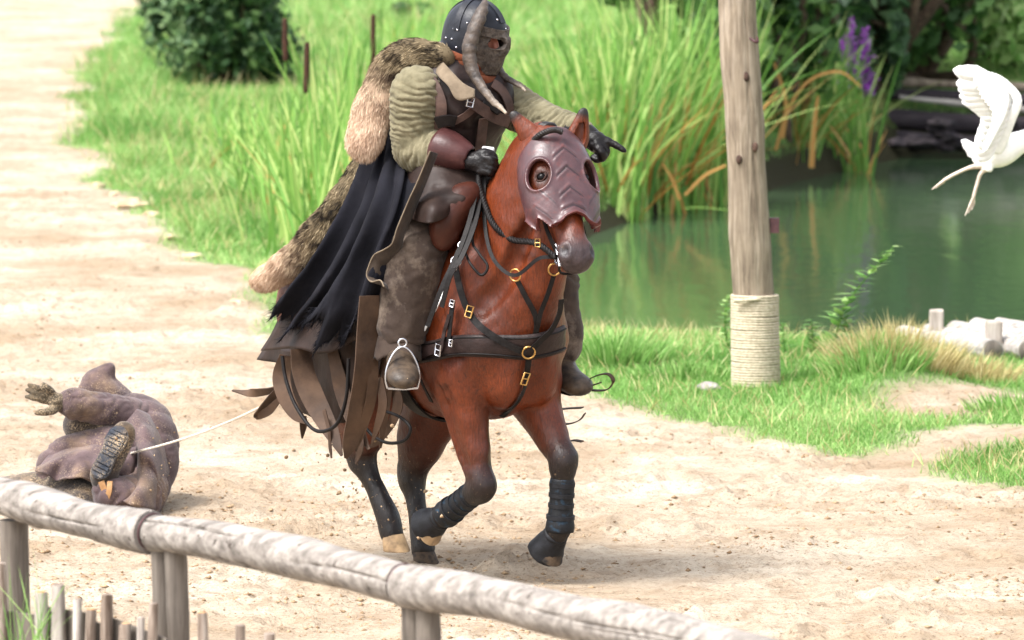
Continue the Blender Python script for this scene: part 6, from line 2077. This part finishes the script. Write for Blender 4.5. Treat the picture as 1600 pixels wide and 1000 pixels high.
S = Field(.05)
S.chain([(*P(208, 712, FY - .04), .10), (*P(165, 704, FY - .04), .095), (*P(125, 708, FY - .02), .085), (*P(95, 722, FY), .07), (*P(72, 738, FY), .04)], 4)
S.chain([(*P(200, 765, FY - .06), .12), (*P(140, 762, FY), .10), (*P(80, 765, FY), .06)], 4)
v, f = S.mesh(.009)
obj('robe_skirt', soft(v, f, .014, (2.0, 3, 9), 95), f, M_ROBE, fallen)
sheet([[P(212, 688, 27.44), P(165, 682, 27.46), P(120, 684, 27.48), P(92, 696, 27.5)], [P(214, 706, 27.30), P(158, 704, 27.30), P(108, 708, 27.32), P(72, 716, 27.4)],
       [P(210, 726, 27.22), P(150, 728, 27.20), P(98, 730, 27.22), P(60, 732, 27.34)], [P(205, 742, 27.2), P(145, 748, 27.14), P(92, 748, 27.2), P(56, 742, 27.34)]], M_ROBE, 'robe_fold', fallen, .008, 10, 12, .11, 94, .13, (0, -1, .5))
sheet([[P(-12, 748, 27.75), P(60, 738, 27.55), P(110, 740, 27.35), P(165, 748, 27.3)], [P(-14, 756, 27.6), P(60, 756, 27.4), P(112, 765, 27.2), P(165, 775, 27.15)], [P(-12, 770, 27.5), P(60, 778, 27.3), P(112, 790, 27.12), P(160, 800, 27.05)]],
      M_ROBE_D, 'robe_hem', fallen, .008, 8, 8, .05, 97, .1, (0, -1, .4))
# loose back of the robe falling from the shoulder over the hip
sheet([[P(194, 640, 27.60), P(212, 640, 27.52), P(232, 648, 27.52), P(247, 664, 27.62)], [P(196, 668, 27.44), P(214, 668, 27.36), P(238, 676, 27.36), P(257, 694, 27.50)],
       [P(204, 708, 27.30), P(220, 712, 27.20), P(242, 716, 27.22), P(261, 728, 27.40)], [P(208, 748, 27.16), P(222, 752, 27.06), P(240, 756, 27.10), P(254, 762, 27.28)],
       [P(196, 786, 27.06), P(214, 794, 26.98), P(234, 796, 27.02), P(246, 794, 27.2)]], M_ROBE, 'robe_back', fallen, .008, 10, 12, .085, 194, .085, (-.2, -1, .3))
# trouser leg folds
S = Field(.04)
S.chain([(*P(216, 745, FY - .12), .11), (*P(222, 775, FY - .28), .10), (*P(195, 778, FY - .40), .085), (*P(168, 772, FY - .46), .07)], 4)
v, f = S.mesh(.009); n = vnormals(v, f)
v = wrinkle(v, n, P(225, 760, FY - .2), P(165, 775, FY - .45), .011, .055, 99)
obj('trousers', v, f, M_ROBE, fallen)
# dark form standing in for the shade in the gap under the arm
S = Field(.04)
S.chain([(*P(122, 664, FY + .06), .075), (*P(150, 676, FY + .04), .085), (*P(185, 690, FY), .08)], 3)
v, f = S.mesh(.012); obj('arm_gap_shade', v, f, M_ROBE_D, fallen)
# boots: the sole faces the camera
def sole_boot(heel, toe, back, name='boot'):
    ax = unit(toe - heel); nrm = unit(np.array([-.25, -1, .25]) - ax * (np.array([-.25, -1, .25]) @ ax)); sd = np.cross(ax, nrm)
    ln = np.linalg.norm(toe - heel)
    b = Field(.03)
    b.chain([(*(heel + ax * .03 - nrm * .05), .055), (*(heel * .5 + toe * .5 - nrm * .05), .052), (*(toe - ax * .04 - nrm * .045), .048), (*(toe - ax * .01 - nrm * .035), .035)], 4)
    b.chain([(*(heel + ax * .03 - nrm * .05), .055), (*back, .06)], 3)
    v, f = b.mesh(.008); o = obj(name, v, f, M_ROBE_D, fallen)
    ts = np.linspace(0, 1, 25)
    wl = np.interp(ts, [0, .05, .15, .3, .45, .7, .88, .96, 1], [.012, .036, .048, .044, .040, .054, .050, .032, .010])
    top = np.array([heel + ax * ln * t_ + sd * w_ for t_, w_ in zip(ts, wl)]); bot = np.array([heel + ax * ln * t_ - sd * w_ for t_, w_ in zip(ts, wl)])
    V_ = np.concatenate([top, bot, top + nrm * .022, bot + nrm * .022]); m_ = len(ts)
    F_ = []
    for i in range(m_ - 1):
        F_ += [[i, i + 1, m_ + i + 1, m_ + i], [2 * m_ + i, 3 * m_ + i, 3 * m_ + i + 1, 2 * m_ + i + 1], [i, 2 * m_ + i, 2 * m_ + i + 1, i + 1], [m_ + i, m_ + i + 1, 3 * m_ + i + 1, 3 * m_ + i]]
    F_ += [[0, m_, 3 * m_, 2 * m_], [m_ - 1, 3 * m_ - 1, 4 * m_ - 1, 2 * m_ - 1][:4]]
    s_ = obj('sole', V_, F_[:-1], M_SOLE, o, False)
    for i, t_ in enumerate(list(np.linspace(.06, .30, 4)) + list(np.linspace(.48, .92, 7))):
        w_ = np.interp(t_, ts, wl) * .82
        c = heel + ax * ln * t_ + nrm * .026
        v, f = boxm((0, 0, 0), (2 * w_, .016, .010)); v = v @ np.stack([sd, ax, nrm]) + c
        obj('tread', v, f, M_SOLE, s_, False)
sole_boot(P(152, 748, 27.0), P(193, 668, 27.05), P(172, 768, 27.1))
v, f = ribbon([P(158, 752, 26.98), P(166, 770, 26.97), P(180, 775, 26.98), P(190, 762, 27.02)], .03, (-.2, -1, .2), 6, .008); obj('ankle_strap', v, f, M_TANSTRAP, fallen)
v, f = ribbon([P(163, 790, 26.98), P(170, 770, 26.955), P(172, 752, 26.97)], .026, (-.2, -1, .2), 6, .008); obj('ankle_strap', v, f, M_TANSTRAP, fallen)
# open gloved hand
hw, hpalm = P(108, 630, FY - .1), P(86, 626, FY - .13)
g = Field(.012)
g.chain([(*hw, .042), (*P(98, 629, FY - .11), .040), (*hpalm, .040)], 3)
for tip, mid, base in (((46, 602), (60, 607), (76, 615)), ((42, 609), (58, 614), (74, 620)), ((41, 620), (56, 622), (72, 626)), ((68, 600), (74, 606), (82, 614))):
    g.chain([(*P(*base, FY - .14), .018), (*P(*mid, FY - .16), .0145), (*P(*tip, FY - .15), .010)], 3, None, .008)
g.chain([(*P(90, 636, FY - .14), .022), (*P(76, 643, FY - .18), .018), (*P(66, 644, FY - .19), .015), (*P(57, 645, FY - .19), .011)], 3, None, .01)
v, f = g.mesh(.005); n = vnormals(v, f)
obj('glove', v + n * (.003 * fbm(v * 40, 2, 5))[:, None], f, M_GLOVE_D, fallen)
rag_tube([P(128, 632, FY - .07), P(112, 630, FY - .10), P(102, 629, FY - .12)], [.062, .060, .060], 24, .006, M_ROBE, 'sleeve_cuff', fallen, 4, .008, 2, .06)
# tow rope
_a, _b = P(205, 708, FY - .26), Q(455, 612, -.36)
pts = np.array([_a * (1 - t_) + _b * t_ + np.array([0, 0, -.03 * sin(pi * t_)]) for t_ in np.linspace(0, 1, 24)])
t_, n_, b_ = frames(pts)
mb = MB()
fine = crom(pts, 8); t_, n_, b_ = frames(fine)
for j in range(3):
    a = np.linspace(0, 60 * 2 * pi / 3, len(fine)) + j * 2 * pi / 3
    v, f = tube(fine + .0028 * (np.cos(a)[:, None] * n_ + np.sin(a)[:, None] * b_), .0034, 5); mb.add(v, f)
rope = mb.build('tow_rope', M_ROPE_T)
tag(rope, 'thin pale rope stretched taut from the horse to the dragged figure', 'rope')
# thrown sand
n_ = 420
px = np.concatenate([RNG.normal(560, 55, 200), RNG.normal(250, 50, 140), RNG.normal(640, 120, 80)])
py = np.concatenate([RNG.normal(760, 60, 200), RNG.normal(745, 50, 140), RNG.normal(760, 70, 80)])
Yd = np.concatenate([RNG.normal(25.3, .3, 200), RNG.normal(27.3, .3, 140), RNG.normal(24.8, .5, 80)])
c = np.array([P(a, b_, d) for a, b_, d in zip(px, py, Yd)])
c = c[c[:, 2] > .03]
n_ = len(c)
v0, f0 = icos((0, 0, 0), 1.0, None, 0)
s_ = (.002 + .010 * RNG.random(n_) ** 5)[:, None, None] * RNG.uniform(.6, 1.3, (n_, 12, 1))
v = (np.asarray(v0)[None] * s_ + c[:, None]).reshape(-1, 3)
f = (np.array(f0)[None] + (np.arange(n_) * 12)[:, None, None]).reshape(-1, 3)
tag(obj('flying_sand', v, f, M_CLOD, None, False, origin=(0, 25, 0)), 'specks of sand thrown up behind the hooves and the dragged figure', 'sand', kind='stuff')
# ------------------------------------------------------------ egret
YE = 32.0
M_FEATHER = simple('white_feather', rgb((226, 226, 224)), rgb((238, 238, 236)), 30, .8, .2, 120)
M_ELEG = simple('pale_leg', rgb((176, 160, 146)), rgb((206, 192, 178)), 30, .6, .3, 120)
M_BILL = NT('bill').done(rgb((200, 150, 60)), .4)
egret = thing('egret', 'white egret flying over the pond with raised wing and trailing legs', 'bird', P(1550, 240, YE))
E = Field(.02)
E.chain([(*P(1528, 246, YE), .028, .9), (*P(1545, 243, YE - .01), .062, .9), (*P(1566, 236, YE - .02), .078, .95), (*P(1590, 224, YE - .04), .058, .95), (*P(1618, 212, YE - .06), .042, 1), (*P(1650, 205, YE - .08), .028, 1), (*P(1668, 222, YE - .1), .024, 1), (*P(1690, 222, YE - .12), .022, 1), (*P(1704, 214, YE - .14), .03, 1)], 4, (0, 1, 0))
E.cone(P(1530, 248, YE), P(1538, 262, YE - .03), .035, .022); E.cone(P(1545, 245, YE - .03), P(1546, 264, YE - .06), .04, .02)
v, f = E.mesh(.009); obj('body', v, f, M_FEATHER, egret)
v, f = tube([P(1708, 214, YE - .14), P(1725, 218, YE - .17), P(1742, 224, YE - .2)], [.014, .009, .002], 8, 3); obj('bill', v, f, M_BILL, egret)
def feather(root, tip, w, nrm, parent, name='feather', curve=.0, mat=None):
    ax = tip - root; ln = np.linalg.norm(ax); ax = ax / ln
    nrm = unit(nrm - ax * (nrm @ ax)); sd = np.cross(ax, nrm)
    ts = np.linspace(0, 1, 9); ws = np.interp(ts, [0, .15, .5, .85, .95, 1], [.3, .7, 1, .85, .55, .12]) * w / 2
    rows = []
    for t_, w_ in zip(ts, ws):
        c = root + ax * ln * t_ + nrm * curve * t_ * t_ * ln
        rows += [c - sd * w_, c + nrm * (w_ * .05), c + sd * w_]
    v = np.array(rows); f = grid_faces(9, 3)
    return solid(obj(name, v, f, mat or M_FEATHER, parent), .0025)
# near wing: bones from shoulder to wrist to tip, feathers fan out to the trailing edge
sh, el, wr, tp = P(1560, 230, YE - .10), P(1578, 190, YE - .16), P(1590, 157, YE - .20), P(1540, 115, YE - .20)
Wg = Field(.008)
Wg.chain([(*sh, .040, .5), (*el, .026, .45), (*wr, .022, .45), (*P(1574, 134, YE - .2), .020, .5), (*P(1556, 121, YE - .2), .016, .5), (*tp, .010, .6)], 5, (0, 1, 0))
Wg.chain([(*P(1548, 240, YE - .06), .045, .35), (*P(1562, 204, YE - .13), .034, .3)], 4, (0, 1, 0))
v, f = Wg.mesh(.008); wing = obj('wing', v, f, M_FEATHER, egret)
nr = np.array([0, -1., .1])
tips = [(1489, 109), (1491, 113), (1494, 131), (1497, 140), (1499, 151), (1503, 160), (1512, 166), (1520, 170), (1530, 180), (1532, 190), (1530, 200), (1526, 212), (1523, 224), (1521, 236), (1522, 246)]
roots = [(1552, 120), (1558, 123), (1564, 127), (1570, 132), (1575, 138), (1579, 146), (1581, 154), (1581, 163), (1579, 172), (1576, 182), (1572, 192), (1567, 202), (1562, 212), (1557, 222), (1553, 230)]
for i, (a, b) in enumerate(zip(roots, tips)):
    feather(P(*a, YE - .188 + .0015 * i), P(*b, YE - .17 - .0015 * i), .11 if i > 1 else .075, nr, wing, 'flight_feather', 0)
# smooth sheet of small covert feathers from the bones to two thirds of the chord
_r = np.array([P(a[0] - 1 - 6 * i / 14, a[1], YE - .215) for i, a in enumerate(roots)]); _t = np.array([P(a[0] * .42 + b[0] * .58, a[1] * .42 + b[1] * .58, YE - .205) for a, b in zip(roots, tips)])
_t = _t + np.array([P(800, 500, YE)]) * 0
_g = np.stack([_r * (1 - q) + _t * q + np.array([0, -.012, 0]) * sin(pi * q) for q in np.linspace(0, 1, 9)], 1)
_g = np.stack([crom(_g[:, j], 6) for j in range(9)], 1)
_g[:, -1] += unit(_t[0] - _r[0]) * (.005 * np.sin(np.arange(_g.shape[0]) * 1.3))[:, None]
solid(obj('covert_sheet', _g.reshape(-1, 3), grid_faces(_g.shape[0], 9), M_FEATHER, wing), .003)
# far wing, raised behind the near one
YW = YE + .28
w2 = obj('wing', *tube([P(1566, 226, YE + .04), P(1568, 192, YW - .06), P(1574, 162, YW), P(1548, 126, YW)], [.03, .022, .018, .008], 10, 5), M_FEATHER, egret)
for i, (a, b) in enumerate(zip(roots[::2], tips[::2])):
    feather(P(a[0] - 3, a[1] + 5, YW), P(b[0] + 8, b[1] + 5, YW), .13, nr, w2, 'flight_feather', 0)
# tail
for i, (tx, ty) in enumerate(((1502, 219), (1504, 226), (1508, 232), (1511, 238))):
    feather(P(1536, 240 + 2 * i, YE - .01 * i), P(tx, ty, YE + .01 * i), .05, np.array([0, -1., .4]), egret, 'tail_feather')
# legs
for pts, toes in (([(1536, 258), (1515, 262), (1494, 271), (1476, 281)], [(1456, 296), (1462, 294), (1466, 290)]), ([(1546, 262), (1533, 270), (1526, 290), (1521, 308)], [(1508, 337), (1513, 333), (1518, 328)])):
    Yl = YE - .03
    v, f = tube([P(*p_, Yl) for p_ in pts], [.022, .012, .010, .010], 8, 4); lg = obj('leg', v, f, M_ELEG, egret)
    for k, q in enumerate(toes):
        v, f = tube([P(*pts[-1], Yl), P((pts[-1][0] + q[0]) / 2 + k, (pts[-1][1] + q[1]) / 2, Yl + .01 * k), P(*q, Yl)], [.009, .007, .003], 6, 4); obj('toe', v, f, M_ELEG, lg)
